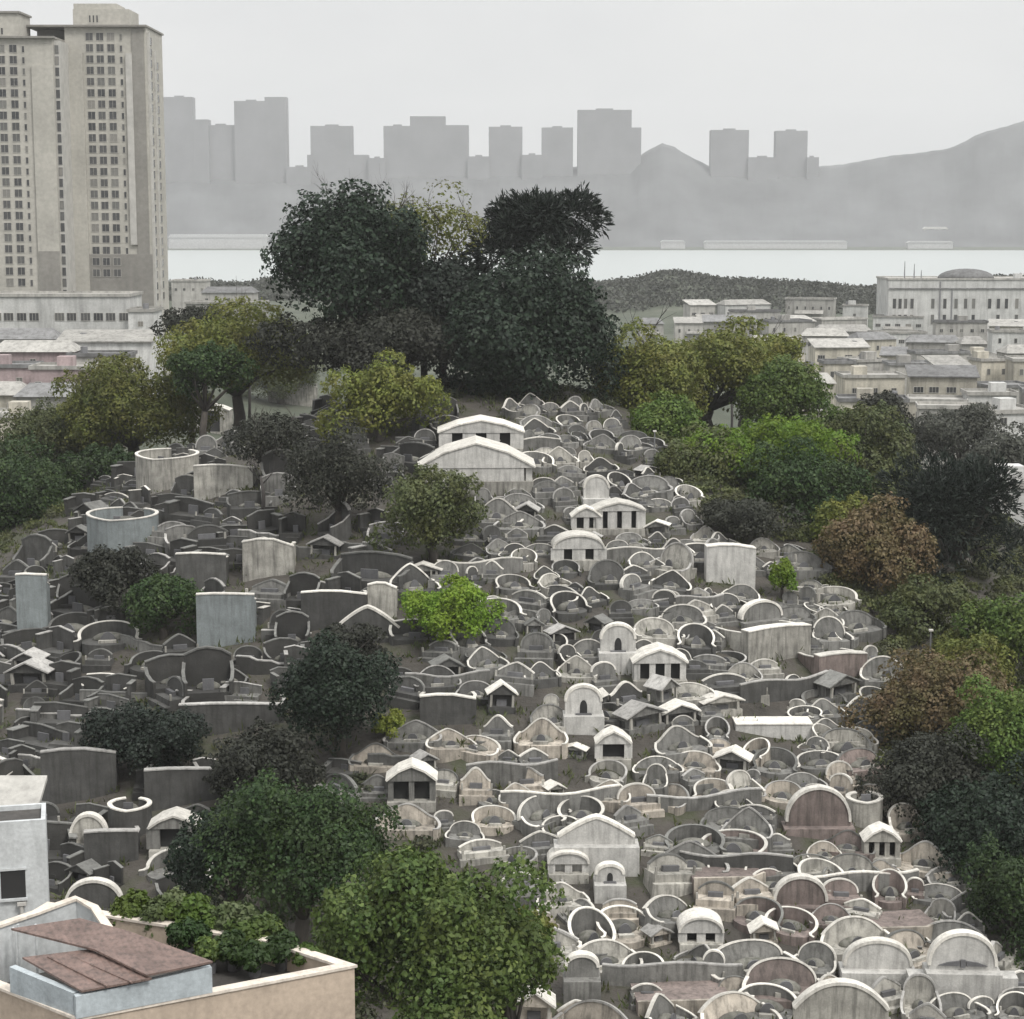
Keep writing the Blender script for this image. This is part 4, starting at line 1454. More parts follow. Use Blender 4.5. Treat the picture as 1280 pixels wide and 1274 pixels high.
arch_block(1096, 1225, 84, 52, 'wide white arched tomb left of the winged-emblem tomb', 'the wide white arched tomb', 'white', kind='round', base=.3, niche=False)
gable_tomb(875, 1178, 50, 34, 'pale arched tomb with two small openings at lower centre', 'the pale two-opening tomb', 3, colw=.22, roof='arch', gab=.55)
arch_block(950, 780, 60, 30, 'long sloping vault tomb with pale rounded end', 'the long sloping vault tomb', 'mid', kind='round', base=.2, niche=False, jit=.4)
slab_tomb(970, 822, 100, 40, 'long low vaulted wall on the right edge of the tomb field', 'the long low vaulted wall', 'pale', thick=1.0, court=True, jit=.5)
slab_tomb(1050, 850, 70, 34, 'pinkish pale block wall near the right trees', 'the pinkish pale block', 'pink', thick=.9, court=True, jit=.35)
slab_tomb(965, 912, 96, 10, 'thin white flat slab on the right side of the tomb field', 'the thin white flat slab', 'white', thick=2.2, court=False, curve=.02)
# left slope
slab_tomb(283, 806, 72, 64, 'tall bluish grey slab tomb, tallest on the left slope', 'the tall bluish grey slab', 'bluegrey', mix=.15, curve=.03)
drum_tomb(142, 690, 90, 46, 'pale bluish drum-walled tomb at the left edge of the hill', 'the pale bluish drum tomb')
slab_tomb(42, 800, 38, 84, 'narrow pale gatepost-like tomb wall at the far left', 'the narrow pale tomb wall', 'bluegrey', mix=.2, curve=.02)
gable_tomb(266, 540, 42, 34, 'small pale box tomb house highest on the left ridge', 'the small ridge tomb house', 2, mat='pale', colw=.4, gab=.2)
drum_tomb(196, 614, 82, 46, 'curved pale block tomb on the upper left ridge', 'the curved pale ridge tomb', 'pale')
slab_tomb(280, 618, 74, 36, 'wide white-topped slab tomb on the upper left slope', 'the wide white-topped slab', 'pale', mix=.2)
slab_tomb(336, 720, 64, 46, 'pale irregular slab tomb above the tall bluish slab', 'the pale irregular slab', 'pale', mix=.2, curve=.2)
slab_tomb(252, 738, 62, 46, 'grey slab tomb with white top edge, left of the pale irregular slab', 'the white-edged grey slab', 'dark', mix=.2, curve=.05)
slab_tomb(366, 506, 62, 30, 'white slanting slab below the big dark tree', 'the white slanting slab', 'pale', mix=.2, curve=.3)
slab_tomb(418, 782, 82, 44, 'grey walled tomb with two white posts in the left middle', 'the two-post walled tomb', 'dark', mix=.2)
slab_tomb(478, 772, 36, 44, 'narrow white-edged slab left of the round bright bush', 'the narrow white-edged slab', 'pale', mix=.2, curve=.15)
arch_block(460, 800, 80, 42, 'dark pointed tomb outlined in white, left of the round bright bush', 'the dark pointed tomb', 'dark', kind='pointed', base=.1, niche=False)
slab_tomb(290, 915, 130, 36, 'long grey terrace wall tomb on the lower left slope', 'the long grey terrace tomb', 'dark', mix=.2, curve=.08, rimm='rimgrey')
slab_tomb(228, 1006, 92, 46, 'broad grey slab tomb under the blackish thicket', 'the broad grey slab', 'dark', mix=.15, curve=.05, rimm='rimgrey')
slab_tomb(100, 1000, 92, 66, 'big stained grey slab tomb behind the white flat-roofed house', 'the big stained slab', 'dark', mix=.15, curve=.1, rimm='rimgrey')
drum_tomb(160, 1048, 50, 40, 'grey barrel-walled tomb with white rim on the lower left', 'the white-rimmed barrel tomb', 'dark')
arch_block(112, 1062, 46, 46, 'pale rounded arch tomb beside the white-rimmed barrel tomb', 'the pale rounded arch on the left', 'pale', kind='round', base=.25, niche=False)
gable_tomb(220, 1060, 56, 44, 'grey gabled tomb box with dark opening on the lower left', 'the grey gabled tomb box', 2, mat='mid', colw=.3, gab=.35)
slab_tomb(140, 1082, 66, 44, 'plain grey block tomb below the barrel tomb', 'the plain grey block', 'dark', mix=.15, curve=.04, rimm='rimgrey')
arch_block(118, 1138, 70, 40, 'low round-headed grey tomb just behind the rooftop', 'the low rooftop-side tomb', 'dark', kind='round', base=.1, niche=False, rimm='rim')
gable_tomb(515, 1000, 56, 46, 'grey gabled tomb with two white posts above the foreground tree', 'the grey gabled post tomb', 3, mat='mid', colw=.12, gab=.4)
slab_tomb(560, 905, 70, 36, 'dark terrace wall tomb right of the yellow-green shrub', 'the dark terrace wall', 'dark', mix=.25, rimm='rim', curve=.15)
# the winged emblem on the lower right tomb
for t, a, b_, _, _ in TOMBS:
    if t['label'].startswith('big white round-headed'):
        w = 84 * proj(t.location)[2] / F
        hb = 82 * proj(t.location)[2] / F * .42
        em = MB()
        for s in (-1, 1):
            em.prism_y([(s * w * .05, hb + .28), (s * w * .36, hb + .3), (s * w * .22, hb + .52), (s * w * .05, hb + .62)][::s], -.44, -.29)
        em.prism_y([(-w * .035, hb + .2), (w * .035, hb + .2), (w * .035, hb + .7), (-w * .035, hb + .7)], -.46, -.29)
        em.build('winged_emblem', M['stone'], t)

for ph, x, y in [('the round bright green bush', 564, 766), ('the bright sapling', 978, 722), ('the olive brown tree', 535, 645), ('the dark green middle tree', 425, 880),
                 ('the lower brown tree', 1165, 890), ('the foreground tree', 552, 1180), ('the upper brown tree', 1098, 690), ('the dull olive tree', 868, 598),
                 ('the dark grey upper shrub', 425, 605), ('the blackish left thicket', 185, 932)]:
    LMK.append((ph, x, y))

# the field of tombs
RIGHT_POLY = [(640, 505), (760, 515), (835, 575), (880, 660), (1000, 690), (1075, 790), (1120, 850), (1090, 960), (1150, 1040), (1260, 1130), (1290, 1300), (600, 1300), (640, 1150), (585, 1060), (480, 1030), (440, 960), (500, 900), (530, 800), (500, 720), (590, 640), (655, 600)]
LEFT_POLY = [(330, 470), (560, 510), (570, 600), (600, 720), (530, 830), (520, 930), (440, 1010), (250, 1120), (80, 1150), (-30, 1060), (-30, 760), (90, 660), (150, 580), (250, 500)]


def inside(poly, x, y):
    c = False
    n = len(poly)
    for i in range(n):
        x1, y1 = poly[i]
        x2, y2 = poly[(i + 1) % n]
        if (y1 > y) != (y2 > y) and x < (x2 - x1) * (y - y1) / (y2 - y1) + x1:
            c = not c
    return c


cand = []
for k in range(90000):
    x = rg.uniform(-62, 50)
    y = rg.uniform(108, 226)
    cand.append((x, y))
count = {'R': 0, 'L': 0}
LIMIT = {'R': 350, 'L': 200}
for x, y in cand:
    z = Tz(x, y)
    px, py, dep = proj((x, y, z))
    inr, inl = inside(RIGHT_POLY, px, py), inside(LEFT_POLY, px, py)
    if not (inr or inl):
        continue
    # hidden behind a nearer crown?
    hid = False
    for (tx, ty, trx, try_, td) in TREES:
        if td < dep + 2 and ((px - tx) / trx) ** 2 + ((py - 12 - ty) / try_) ** 2 < 1:
            hid = True
            break
    if hid:
        continue
    side = 'R' if inr else 'L'
    if count[side] >= LIMIT[side]:
        continue
    spec0 = 'a'
    s = rg.uniform(0.5, 0.88) if inr else rg.uniform(0.58, 0.98)
    if rg.random() < 0.12:
        s *= 1.22
    rad = 1.42 * s if inr else 1.4 * s
    ok = True
    for (qx, qy, qr) in TAKEN:
        ddx, ddy = qx - x, (qy - y) * 1.12
        if ddx * ddx + ddy * ddy < (rad + qr) ** 2:
            ok = False
            break
    if not ok:
        continue
    TAKEN.append((x, y, rad))
    count[side] += 1
    q = rg.random()
    if inr:
        spec = rg.choice(['a0', 'a1', 'a1', 'a2', 'a2', 'a3', 'a3', 'a4', 'a5', 'a5', 'u0', 'u1', 'u1', 'u2', 'u3', 'b0', 'b1', 'b1', 'b2', 'b2', 'b3', 'b3', 'b4', 'h0', 'h1'])
        if py > 930:  # lower tombs get paler, warmer tones in place of brighter light
            pk = 0.45 * math.exp(-(((px - 1040) / 120) ** 2 + ((py - 1110) / 90) ** 2))
            tone = 'pink' if q < pk else ('pale' if q < pk + .25 else ('warm' if q < pk + .55 else 'mid'))
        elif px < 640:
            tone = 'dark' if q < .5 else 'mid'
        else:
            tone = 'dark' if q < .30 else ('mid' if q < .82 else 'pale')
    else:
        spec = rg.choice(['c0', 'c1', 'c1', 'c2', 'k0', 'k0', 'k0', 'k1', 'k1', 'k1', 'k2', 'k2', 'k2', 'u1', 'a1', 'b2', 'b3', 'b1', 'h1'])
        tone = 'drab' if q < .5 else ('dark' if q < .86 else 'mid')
    rz = facing(x, y, 0.55 if inr else 0.45, rg.gauss(0, 0.38))
    sc = (s * rg.uniform(.85, 1.2), s * rg.uniform(.85, 1.05), s * rg.uniform(.75, 1.25))
    rq = rg.random()
    rt = None if tone == 'drab' else ('rim' if rq < (.62 if py > 700 and px > 600 else (.38 if px > 560 else .16)) else ('rimgrey' if rq < (.85 if px > 560 else .55) else 'rimdark'))
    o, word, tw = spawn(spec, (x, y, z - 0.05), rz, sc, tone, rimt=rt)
    tw = {'pale': 'pale grey', 'mid': 'grey', 'warm': 'warm grey', 'dark': 'dark grey', 'pink': 'pinkish', 'drab': 'drab dark'}[tone]
    hx0, hy0, _ = proj((x, y, z + 1.0))
    TOMBS.append((o, hx0, hy0, word, tw))

# low retaining walls that step the slope
for k, (px, py, wl) in enumerate([(60, 850, 9), (150, 868, 10), (235, 838, 7), (330, 842, 8), (395, 740, 7), (330, 668, 8), (470, 705, 8), (215, 655, 8), (405, 560, 8), (300, 568, 7),
                                  (60, 905, 9), (55, 960, 7), (260, 880, 9), (360, 790, 7), (470, 860, 8), (500, 960, 8), (175, 815, 8), (445, 690, 8), (380, 700, 6), (480, 610, 8),
                                  (560, 850, 7), (600, 720, 8), (660, 560, 7), (780, 700, 8), (860, 760, 7), (980, 870, 9), (700, 1010, 9), (880, 1010, 9), (920, 1090, 8), (840, 1230, 9), (1080, 1110, 8), (640, 980, 7), (110, 745, 7), (520, 560, 7)]):
    p = ground(px, py)
    if any((q[0] - p.x) ** 2 + (q[1] - p.y) ** 2 < (q[2] * .55) ** 2 for q in TAKEN):
        p = p + Vector((0.0, -1.4, 0))
    rzw = facing(p.x, p.y, .75, rg.gauss(0, .12))
    z = Tz(p.x, p.y)
    hw = rg.uniform(.7, 1.6)
    if px < 560:      # angular stepped tops on the left slope
        wl *= .62
        path = [(-wl / 2 + wl * i / 8, 0.0 if i < 5 else .12 * (i - 4)) for i in range(9)]
        tp = [hw * (1.0 if i < 3 else (.8 if i < 6 else .62)) for i in range(9)]
    else:
        path = [(-wl / 2 + wl * i / 8, -.25 * math.sin(PI * i / 8) * wl * .2) for i in range(9)]
        tp = [hw + .18 * math.sin(i * .9 + k) for i in range(9)]
    t = thing('retaining_wall', 'retaining wall', 'wall', (p.x, p.y, z), rzw, 'low retaining walls between the tombs')
    left = px < 560
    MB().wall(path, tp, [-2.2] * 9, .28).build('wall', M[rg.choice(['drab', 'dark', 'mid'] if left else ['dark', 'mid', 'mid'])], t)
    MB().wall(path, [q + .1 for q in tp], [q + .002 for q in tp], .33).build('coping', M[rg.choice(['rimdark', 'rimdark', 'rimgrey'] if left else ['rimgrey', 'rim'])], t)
    TOMBS.append((t, px, py - 10, 'wall', 'low'))

for px, py, wpx, lb in ((905, 1100, 92, 'bare pinkish brown grave terrace right of the largest white pointed tomb'), (850, 1252, 120, 'bare brown grave terrace at the bottom right of the foreground tree'),
                        (1120, 1160, 90, 'mauve grave terrace left above the winged-emblem tomb')):
    p = ground(px, py)
    w_ = wpx * proj(p)[2] / F
    t = thing('grave_terrace', lb, 'terrace', p, facing(p.x, p.y, .5, .1), 'grave terraces')
    MB().prism_z([(-w_ / 2, -1.7), (w_ * .3, -2.0), (w_ / 2, -1.2), (w_ * .46, 1.6), (-w_ * .48, 1.5)], -2, .62).build('platform', M['pink'], t)
    MB().wall([(-w_ / 2, -1.72), (w_ * .3, -2.02), (w_ / 2, -1.22)], [.8] * 3, [-2] * 3, .22).build('front_wall', M['warm'], t)

# labels that single out each tomb: its nearest landmark, the side it lies on and its order there
DIRS = ['right of', 'upper right of', 'above', 'upper left of', 'left of', 'lower left of', 'below', 'lower right of']
bucket = {}
for o, px, py, word, tw in TOMBS:
    if word is None:
        continue
    best = min(LMK, key=lambda l: math.hypot(l[1] - px, (l[2] - py) * 1.3))
    a = math.atan2(-(py - best[2]), px - best[1])
    k = int(round(a / (PI / 4))) % 8
    bucket.setdefault((best[0], k, word, tw), []).append((math.hypot(best[1] - px, best[2] - py), o, word, tw))
ORD = ['first', 'second', 'third', 'fourth', 'fifth', 'sixth', 'seventh', 'eighth', 'ninth', 'tenth', 'eleventh', 'twelfth']
for (ph, k, _w, _t), lst in bucket.items():
    lst.sort(key=lambda q: q[0])
    for i, (_, o, word, tw) in enumerate(lst):
        what = 'low retaining wall' if word == 'wall' else '%s %s tomb' % (tw, word)
        o['label'] = '%s, %s %s %s' % (what, 'nearest' if i == 0 else ORD[min(i, 11)], DIRS[k], ph)

# ------------------------------------------------------------------ weeds between the graves (uncountable)
g = np.random.default_rng(5)
nw = 5200
wx = g.uniform(-66, 62, nw)
wy = g.uniform(104, 232, nw)
wz = T(wx, wy)
blades = 12
P0 = np.repeat(np.stack([wx, wy, wz], 1), blades, 0)
spread = np.repeat(g.uniform(.15, .55, nw), blades)
off = g.normal(size=P0.shape) * spread[:, None] * np.array([1, 1, 0.0])
P0 = P0 + off
tip = g.normal(size=P0.shape) * .22
tip[:, 2] = np.abs(g.normal(size=len(P0))) * .3 + .15
sd = np.cross(tip, g.normal(size=P0.shape))
sd /= (np.linalg.norm(sd, axis=1)[:, None] + 1e-6)
sd *= .07
V = np.stack([P0 - sd * .5, P0 + tip * .5 + sd, P0 + tip, P0 + tip * .5 - sd], 1).reshape(-1, 3)
tag(put('weeds', np_mesh('weeds', V, 4), L['dull']), 'low weeds growing in the gaps between the tombs', 'weeds', kind='stuff')

# undergrowth closing the ground under the trees on both flanks and on the hilltop
UG = [[(770, 480), (1020, 520), (1290, 600), (1290, 1300), (1260, 1130), (1150, 1040), (1095, 960), (1120, 850), (1075, 790), (1000, 690), (880, 660), (835, 575)],
      [(-20, 600), (140, 560), (330, 460), (330, 480), (250, 505), (150, 585), (90, 665), (-20, 770)],
      [(330, 440), (760, 470), (760, 512), (640, 505), (560, 512), (400, 500), (330, 480)],
      [(200, 1080), (440, 960), (520, 1040), (600, 1080), (640, 1200), (600, 1300), (440, 1300), (200, 1130)]]
for ui, (poly, lm, nb) in enumerate(zip(UG, ['under_r', 'under_r', 'under_d', 'under_d'], [900, 260, 300, 260])):
    if lm not in L:
        L[lm] = leafmat(lm, (0.05, 0.065, 0.018), (0.11, 0.12, 0.04), (0.055, 0.06, 0.03)) if lm == 'under_r' else leafmat(lm, (0.025, 0.032, 0.016), (0.055, 0.06, 0.03))
    gq = np.random.default_rng(50 + ui)
    allv = []
    bx0, bx1 = min(q[0] for q in poly), max(q[0] for q in poly)
    by0, by1 = min(q[1] for q in poly), max(q[1] for q in poly)
    tries = 0
    while len(allv) < nb and tries < nb * 8:
        tries += 1
        x_, y_ = gq.uniform(-75, 62), gq.uniform(100, 250)
        z_ = Tz(x_, y_)
        px, py, dp = proj((x_, y_, z_))
        if not inside(poly, px, py):
            continue
        r_ = gq.uniform(.5, 1.5)
        nl = int(240 * r_)
        n_ = gq.normal(size=(nl, 3))
        n_ /= np.linalg.norm(n_, axis=1)[:, None]
        n_[:, 2] = np.abs(n_[:, 2])
        pos = n_ * r_ * gq.uniform(.6, 1.1, nl)[:, None] * np.array([1.1, 1.1, .8]) + np.array([x_, y_, z_])
        nn = n_ + gq.normal(size=(nl, 3)) * .5
        nn /= np.linalg.norm(nn, axis=1)[:, None]
        td = np.cross(nn, gq.normal(size=(nl, 3)))
        td /= np.linalg.norm(td, axis=1)[:, None]
        sdv = np.cross(nn, td)
        l_ = gq.uniform(.2, .42, nl)[:, None]
        allv.append(np.stack([pos - td * l_ * .5, pos + sdv * l_ * .33, pos + td * l_ * .5, pos - sdv * l_ * .33], 1).reshape(-1, 3))
    tag(put('undergrowth', np_mesh('undergrowth', np.concatenate(allv), 4), L[lm]),
        ['olive undergrowth under the trees on the right flank', 'olive undergrowth along the left ridge', 'dark undergrowth under the hilltop grove', 'dark undergrowth under the foreground trees'][ui], 'undergrowth', kind='stuff')

# ------------------------------------------------------------------ foreground: peach building with roof garden
zr = 29.0
Fp, Rp, Bp, Lp = at_z(97, 1272, zr), at_z(443, 1206, zr), at_z(338, 1172, zr), at_z(-70, 1206, zr)
Kp = at_z(60, 1128, zr)
org = Vector((Fp.x, Fp.y, Tz(Fp.x, Fp.y)))
pb = thing('peach_building', 'peach walled building with roof garden in the lower left corner', 'building', org, 0)
poly = [(q.x - org.x, q.y - org.y) for q in (Fp, Rp, Bp, Kp, Lp)]
zz = zr - org.z
cxy = (sum(q[0] for q in poly) / 5, sum(q[1] for q in poly) / 5)
def inset(poly, d):
    out = []
    n = len(poly)
    for i in range(n):
        p0, p1, p2 = Vector(poly[i - 1]), Vector(poly[i]), Vector(poly[(i + 1) % n])
        e1, e2 = (p1 - p0).normalized(), (p2 - p1).normalized()
        n1, n2 = Vector((-e1.y, e1.x)), Vector((-e2.y, e2.x))
        bis = (n1 + n2)
        bis = bis / max(bis.length_squared / 2, 0.15)
        out.append(tuple(p1 + bis * d))
    return out
MB().prism_z(poly, -3, zz - 0.95).build('wall', M['peach'], pb)
deck_in = inset(poly, 0.3)
par = MB()
n5 = len(poly)
for i in range(n5):
    j = (i + 1) % n5
    a, b2, c2, d2 = poly[i], poly[j], deck_in[j], deck_in[i]
    par.add([(a[0], a[1], zz - .949), (b2[0], b2[1], zz - .949), (c2[0], c2[1], zz - .949), (d2[0], d2[1], zz - .949),
             (a[0], a[1], zz - .1), (b2[0], b2[1], zz - .1), (c2[0], c2[1], zz - .1), (d2[0], d2[1], zz - .1)],
            [(3, 2, 1, 0), (4, 5, 6, 7), (0, 1, 5, 4), (1, 2, 6, 5), (2, 3, 7, 6), (3, 0, 4, 7)])
par.build('parapet', M['peach'], pb)
co_o, co_i = inset(poly, -0.06), inset(poly, 0.36)
cop = MB()
for i in range(n5):
    j = (i + 1) % n5
    a, b2, c2, d2 = co_o[i], co_o[j], co_i[j], co_i[i]
    cop.add([(a[0], a[1], zz - .098), (b2[0], b2[1], zz - .098), (c2[0], c2[1], zz - .098), (d2[0], d2[1], zz - .098),
             (a[0], a[1], zz), (b2[0], b2[1], zz), (c2[0], c2[1], zz), (d2[0], d2[1], zz)],
            [(3, 2, 1, 0), (4, 5, 6, 7), (0, 1, 5, 4), (1, 2, 6, 5), (2, 3, 7, 6), (3, 0, 4, 7)])
cop.build('coping', M['coping'], pb)
MB().prism_z(deck_in, zz - .945, zz - .90).build('roof_deck', M['deck'], pb)

# rooftop shed: pale blue walls rising from the front parapet, brown sheet roofs
eF = (Rp - Fp)
eF.z = 0
eF.normalize()
eL = (Lp - Fp)
eL.z = 0
eL.normalize()
nI = Vector((-eF.y, eF.x, 0))
def shed_pt(a, b_, z): return (eF.x * a + eL.x * b_, eF.y * a + eL.y * b_, z)
sh = thing('roof_shed', 'pale blue rooftop shed with brown sheet metal roof', 'shed', (Fp.x, Fp.y, zr), 0)
la = (at_z(263, 1238, zr) - Fp).length
lb = (at_z(14, 1240, zr) - Fp).length
zt0 = 0.9
def quadwall(p, q, z0, z1, z2, th, inn):
    mb = MB()
    i = Vector(inn) * th
    mb.add([(p[0], p[1], z0), (q[0], q[1], z0), (q[0] + i.x, q[1] + i.y, z0), (p[0] + i.x, p[1] + i.y, z0),
            (p[0], p[1], z1), (q[0], q[1], z2), (q[0] + i.x, q[1] + i.y, z2), (p[0] + i.x, p[1] + i.y, z1)],
           [(3, 2, 1, 0), (4, 5, 6, 7), (0, 1, 5, 4), (1, 2, 6, 5), (2, 3, 7, 6), (3, 0, 4, 7)])
    return mb
outF = -nI * 0.07
pF = Vector(shed_pt(0, 0, 0)) + outF
nL = Vector((eL.y, -eL.x, 0))
if nL.dot(eF) < 0:
    nL = -nL
quadwall(pF - nL * .07, Vector(shed_pt(la, 0, 0)) + outF, .002, zt0 * .85, zt0, .25, nI).build('wall', M['bluewhite'], sh)
quadwall(Vector(shed_pt(0, 0, 0)) - nL * .07 + nI * .26, Vector(shed_pt(0, lb, 0)) - nL * .07, .002, zt0 * .85, zt0 * 1.0, .25, nL).build('wall', M['bluewhite'], sh)
def sheet(pts, th, name, mat):
    mb = MB()
    n = len(pts)
    vs = [tuple(p) for p in pts] + [(p[0], p[1], p[2] + th) for p in pts]
    fs = [tuple(range(n - 1, -1, -1)), tuple(range(n, 2 * n))] + [(i, (i + 1) % n, (i + 1) % n + n, i + n) for i in range(n)]
    mb.add(vs, fs)
    return mb.build(name, mat, sh)
def rz_pt(px, py, z):
    q = at_z(px, py, zr + z)
    return (q.x - Fp.x, q.y - Fp.y, z)
sheet([rz_pt(28, 1199, 1.05), rz_pt(102, 1241, .86), rz_pt(190, 1225, .93), rz_pt(112, 1189, 1.15)], .07, 'lower_roof', M['rust'])
sheet([rz_pt(14, 1163, 1.5), rz_pt(118, 1189, 1.3), rz_pt(183, 1221, 1.06), rz_pt(266, 1204, 1.06), rz_pt(160, 1166, 1.5), rz_pt(100, 1150, 1.7)], .07, 'upper_roof', M['rust'])
for (a, b_) in (((60, 1196), (135, 1233)), ((85, 1193), (165, 1228))):
    A1, B1 = rz_pt(a[0], a[1], 1.14), rz_pt(b_[0], b_[1], .99)
    MB().tube([A1, B1], [.05, .05], 6).build('roof_seam', M['rust'], sh)
for px, py in ((18, 1200), (24, 1196), (46, 1196)):
    A1 = rz_pt(px, py, 0.1)
    MB().tube([(A1[0], A1[1], -.8), (A1[0], A1[1], 1.3)], [.05, .05], 6).build('post', M['whitewall'], sh)
# white curved canopy behind the shed
cv = thing('roof_canopy', 'white curved parapet canopy behind the brown sheet roof', 'canopy', (Kp.x, Kp.y, zr), 0)
mb = MB()
cpts = [(-30, 1158), (0, 1158), (45, 1146), (95, 1133), (118, 1138), (138, 1150)]
path = [(at_z(a, b_, zr + 1.2)) for a, b_ in cpts]
ztp = [1.2, 1.2, 1.3, 1.45, 1.25, .7]
mb.wall([(q.x - Kp.x, q.y - Kp.y) for q in path], ztp, [-.9] * 6, .2)
mb.build('canopy_wall', M['whitewall'], cv)
mb = MB().wall([(q.x - Kp.x, q.y - Kp.y) for q in path], [z + .1 for z in ztp], [z + .002 for z in ztp], .34)
mb.build('coping', M['coping'], cv)

# roof garden plants
def pot_plant(px, py, r, leafm, label, seed, rzf=0.8):
    q = at_z(px, py, zr - .4)
    t = thing('garden_shrub', label, 'shrub', (q.x, q.y, zr - .9), 0, 'roof garden shrubs')
    me, cen = crown_mesh(seed, r, r * .9, r * rzf, 16, int(1600 * r * r + 400), .2, cr=(.28, .45))
    o = put('foliage', me, L[leafm], t)
    o.location = (0, 0, .3 + r * .5)
    tb = MB()
    for k in range(5):
        c = cen[k]
        tb.tube([(0, 0, .35), (c[0] * .5, c[1] * .5, .4 + r * .4), (c[0], c[1], .5 + r * .5 + c[2])], [.06, .04, .015], 5)
    tb.build('stem', M['bark'], t)
    tb = MB()
    tb.tube([(0, 0, .02), (0, 0, .45)], [r * .28, r * .34], 10)
    tb.build('planter', M['stone'], t)
pot_plant(168, 1150, .95, 'green', 'roof garden shrub closest to the white canopy', 1)
pot_plant(208, 1156, 1.05, 'silver', 'pale flowering roof garden shrub, second from the canopy', 2)
pot_plant(248, 1164, 1.15, 'green', 'green roof garden shrub in the middle of the rooftop', 3)
pot_plant(290, 1168, 1.05, 'silver', 'pale roof garden shrub right of the middle one', 4)
pot_plant(325, 1178, 1.0, 'fore', 'roof garden shrub nearest the right parapet corner', 5)
pot_plant(235, 1184, .9, 'mid', 'dark roof garden shrub behind the brown roof corner', 6)
pot_plant(292, 1196, .9, 'mid', 'dark roof garden shrub beside the shed end wall', 7)
pot_plant(262, 1200, .8, 'fore', 'roof garden shrub in front, just right of the brown roof corner', 9)
pot_plant(318, 1204, .75, 'mid', 'dark roof garden shrub by the front parapet, close to the right corner', 10)
pot_plant(385, 1200, .6, 'fore', 'smallest roof garden shrub, closest to the building corner', 11)
pot_plant(352, 1196, .8, 'mid', 'low dark shrub in the right corner of the roof garden', 8)

# ------------------------------------------------------------------ white house at the left edge
Yw = 84.0
A = at(-60, 1040, Yw)
B = at(57, 1031, Yw)
z0 = Tz(B.x, Yw)
wh = thing('white_house', 'white flat-roofed house with one dark window at the left edge', 'house', (B.x, Yw, z0), R(13))
W = B.x - A.x
H = B.z - z0
MB().box(-W, 0, 0, 2.6, -3, H).build('wall', M['whitewall'], wh)
MB().box(-W, -.22, .22, 2.4, H + .002, H + .03).build('roof', M['deck'], wh)
par = MB()
par.box(-W, 0, 0, .2, H + .001, H + .25)
par.box(-.2, 0, .201, 2.6, H + .001, H + .25)
par.box(-W, -.201, 2.4, 2.6, H + .001, H + .25)
par.build('parapet', M['whitewall'], wh)
pm = proj((B.x, Yw, B.z))[2] / F
win = MB()
win.box(-57 * pm, -27 * pm, -.02, .12, H - 92 * pm, H - 56 * pm)
wo = win.build('window', M['void'], wh)
fr = MB()
fr.box(-58.5 * pm, -25 * pm, -.07, -.021, H - 55.9 * pm, H - 53 * pm)
fr.build('lintel', M['whitewall'], wo)
fr = MB()
fr.box(-58.5 * pm, -25 * pm, -.16, -.021, H - 95 * pm, H - 92.1 * pm)
fr.build('sill', M['whitewall'], wo)
pp = MB()
pp.tube([(-33 * pm, -.12, H - 120 * pm), (-33 * pm, -.12, H - 101 * pm)], [.09, .09], 8)
pp.box(-38 * pm, -27 * pm, -.25, -.004, H - 101 * pm, H - 97 * pm)
pp.build('vent_pipe', M['trim'], wh)
house(-60, 30, 1046, 1075, 96, 'house_white', 'roof_pale', 'pale sloping roof building behind the white house at the left edge', 0, 0, 'shed', depth=3, group=None)

house(1246, 1340, 610, 640, 238, 'house_white', 'roof_pale', 'white flat-roofed house half hidden at the right edge beyond the blackish tree', 1, 3, depth=8, group=None)

# thin posts among the trees
for px, py, hp, lb in ((1162, 838, 50, 'thin dark post beside the small olive shrub at right'), (818, 576, 36, 'short dark post with pale cap at the top right of the tombs')):
    p = ground(px, py)
    h = hp * proj(p)[2] / F
    t = thing('post', lb, 'post', p, 0)
    MB().tube([(0, 0, -.5), (0, 0, h)], [.09, .07], 8).build('shaft', M['metal'], t)
    MB().box(-.18, .18, -.18, .18, h, h + .15).build('cap', M['rim'], t)

# ------------------------------------------------------------------ haze
hz = MB()
hz.box(-2700, 2700, -300, 4300, -12, 300)
m = bpy.data.materials.new('haze_air')
m.use_nodes = True
nt = m.node_tree
nt.nodes.remove(nt.nodes['Principled BSDF'])
v = N(nt, 'ShaderNodeVolumePrincipled')
v.inputs['Color'].default_value = (0.93, 0.94, 0.955, 1)
v.inputs['Density'].default_value = 0.0001
nt.links.new(v.outputs[0], nt.nodes['Material Output'].inputs['Volume'])
tag(hz.build('haze', m), 'pale mist over hill, town and bay', 'haze', kind='stuff')

# ------------------------------------------------------------------ light
sun_dir = Vector((0.45, -0.5, 0.9)).normalized()
sd_ = bpy.data.lights.new('sun', 'SUN')
sd_.energy = 1.5
sd_.angle = R(16)
sd_.color = (1.0, 0.965, 0.91)
so = bpy.data.objects.new('sun', sd_)
COL.objects.link(so)
so.rotation_euler = sun_dir.to_track_quat('Z', 'Y').to_euler()

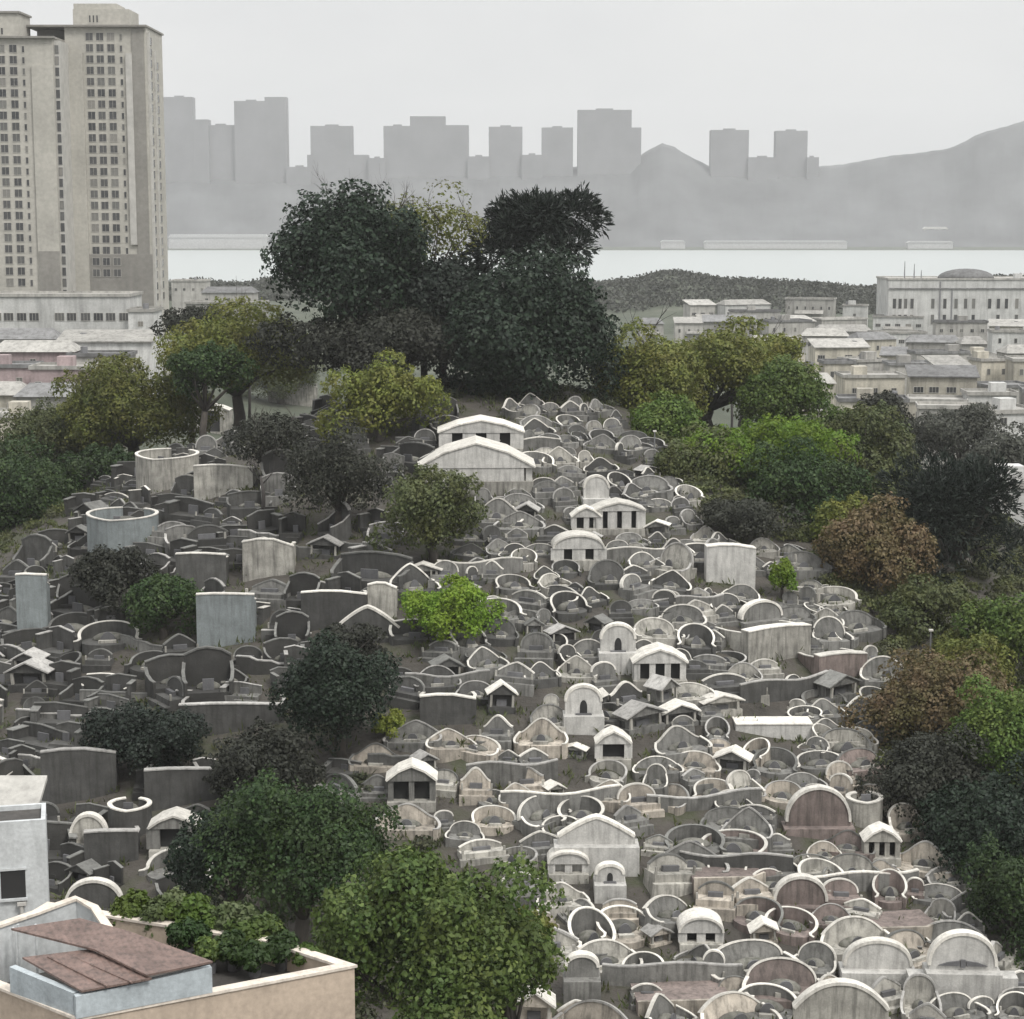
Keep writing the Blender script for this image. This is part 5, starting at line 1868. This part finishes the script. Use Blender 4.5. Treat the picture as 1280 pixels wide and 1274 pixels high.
w = bpy.data.worlds.new('World')
scene.world = w
w.use_nodes = True
nt = w.node_tree
bg = nt.nodes['Background']
sky = N(nt, 'ShaderNodeTexSky', sky_type='NISHITA')
sky.sun_disc = False
sky.sun_elevation = math.asin(sun_dir.z)
sky.sun_rotation = math.atan2(sun_dir.x, sun_dir.y)
sky.air_density = 1.0
sky.dust_density = 4.0
hs = N(nt, 'ShaderNodeHueSaturation')
hs.inputs['Saturation'].default_value = 0.08
nt.links.new(sky.outputs[0], hs.inputs['Color'])
tc = N(nt, 'ShaderNodeTexCoord')
cl = noise(nt, 3.0, vec=tc.outputs['Generated'], detail=5, stretch=(1, 1, 2.5))
cloud = ramp(nt, cl, [(0.3, (0.86, 0.87, 0.88)), (0.7, (1.0, 1.0, 0.99))])
SKYV = 9.5
cloud = mixc(nt, 1.0, cloud, (SKYV, SKYV, SKYV), 'MULTIPLY')
# a standard overcast sky: about three times brighter overhead than at the horizon
sx = N(nt, 'ShaderNodeSeparateXYZ')
nt.links.new(tc.outputs['Generated'], sx.inputs[0])
gr = N(nt, 'ShaderNodeMapRange')
gr.inputs[1].default_value = 0.0
gr.inputs[2].default_value = 1.0
gr.inputs[3].default_value = 0.56
gr.inputs[4].default_value = 1.45
nt.links.new(sx.outputs[2], gr.inputs[0])
gc = N(nt, 'ShaderNodeCombineXYZ')
for q in range(3):
    nt.links.new(gr.outputs[0], gc.inputs[q])
cloud = mixc(nt, 1.0, cloud, gc.outputs[0], 'MULTIPLY')
mx = mixc(nt, 0.92, hs.outputs[0], cloud)
nt.links.new(mx, bg.inputs[0])
bg.inputs[1].default_value = 0.08

scene.view_settings.view_transform = 'Standard'
scene.view_settings.look = 'None'
scene.view_settings.exposure = 0.8
scene.view_settings.gamma = 1.0
cy = scene.cycles
cy.use_denoising = True
cy.max_bounces = 6
cy.diffuse_bounces = 3
cy.glossy_bounces = 2
cy.transmission_bounces = 3
cy.transparent_max_bounces = 4
cy.volume_bounces = 1
cy.sample_clamp_indirect = 4.0
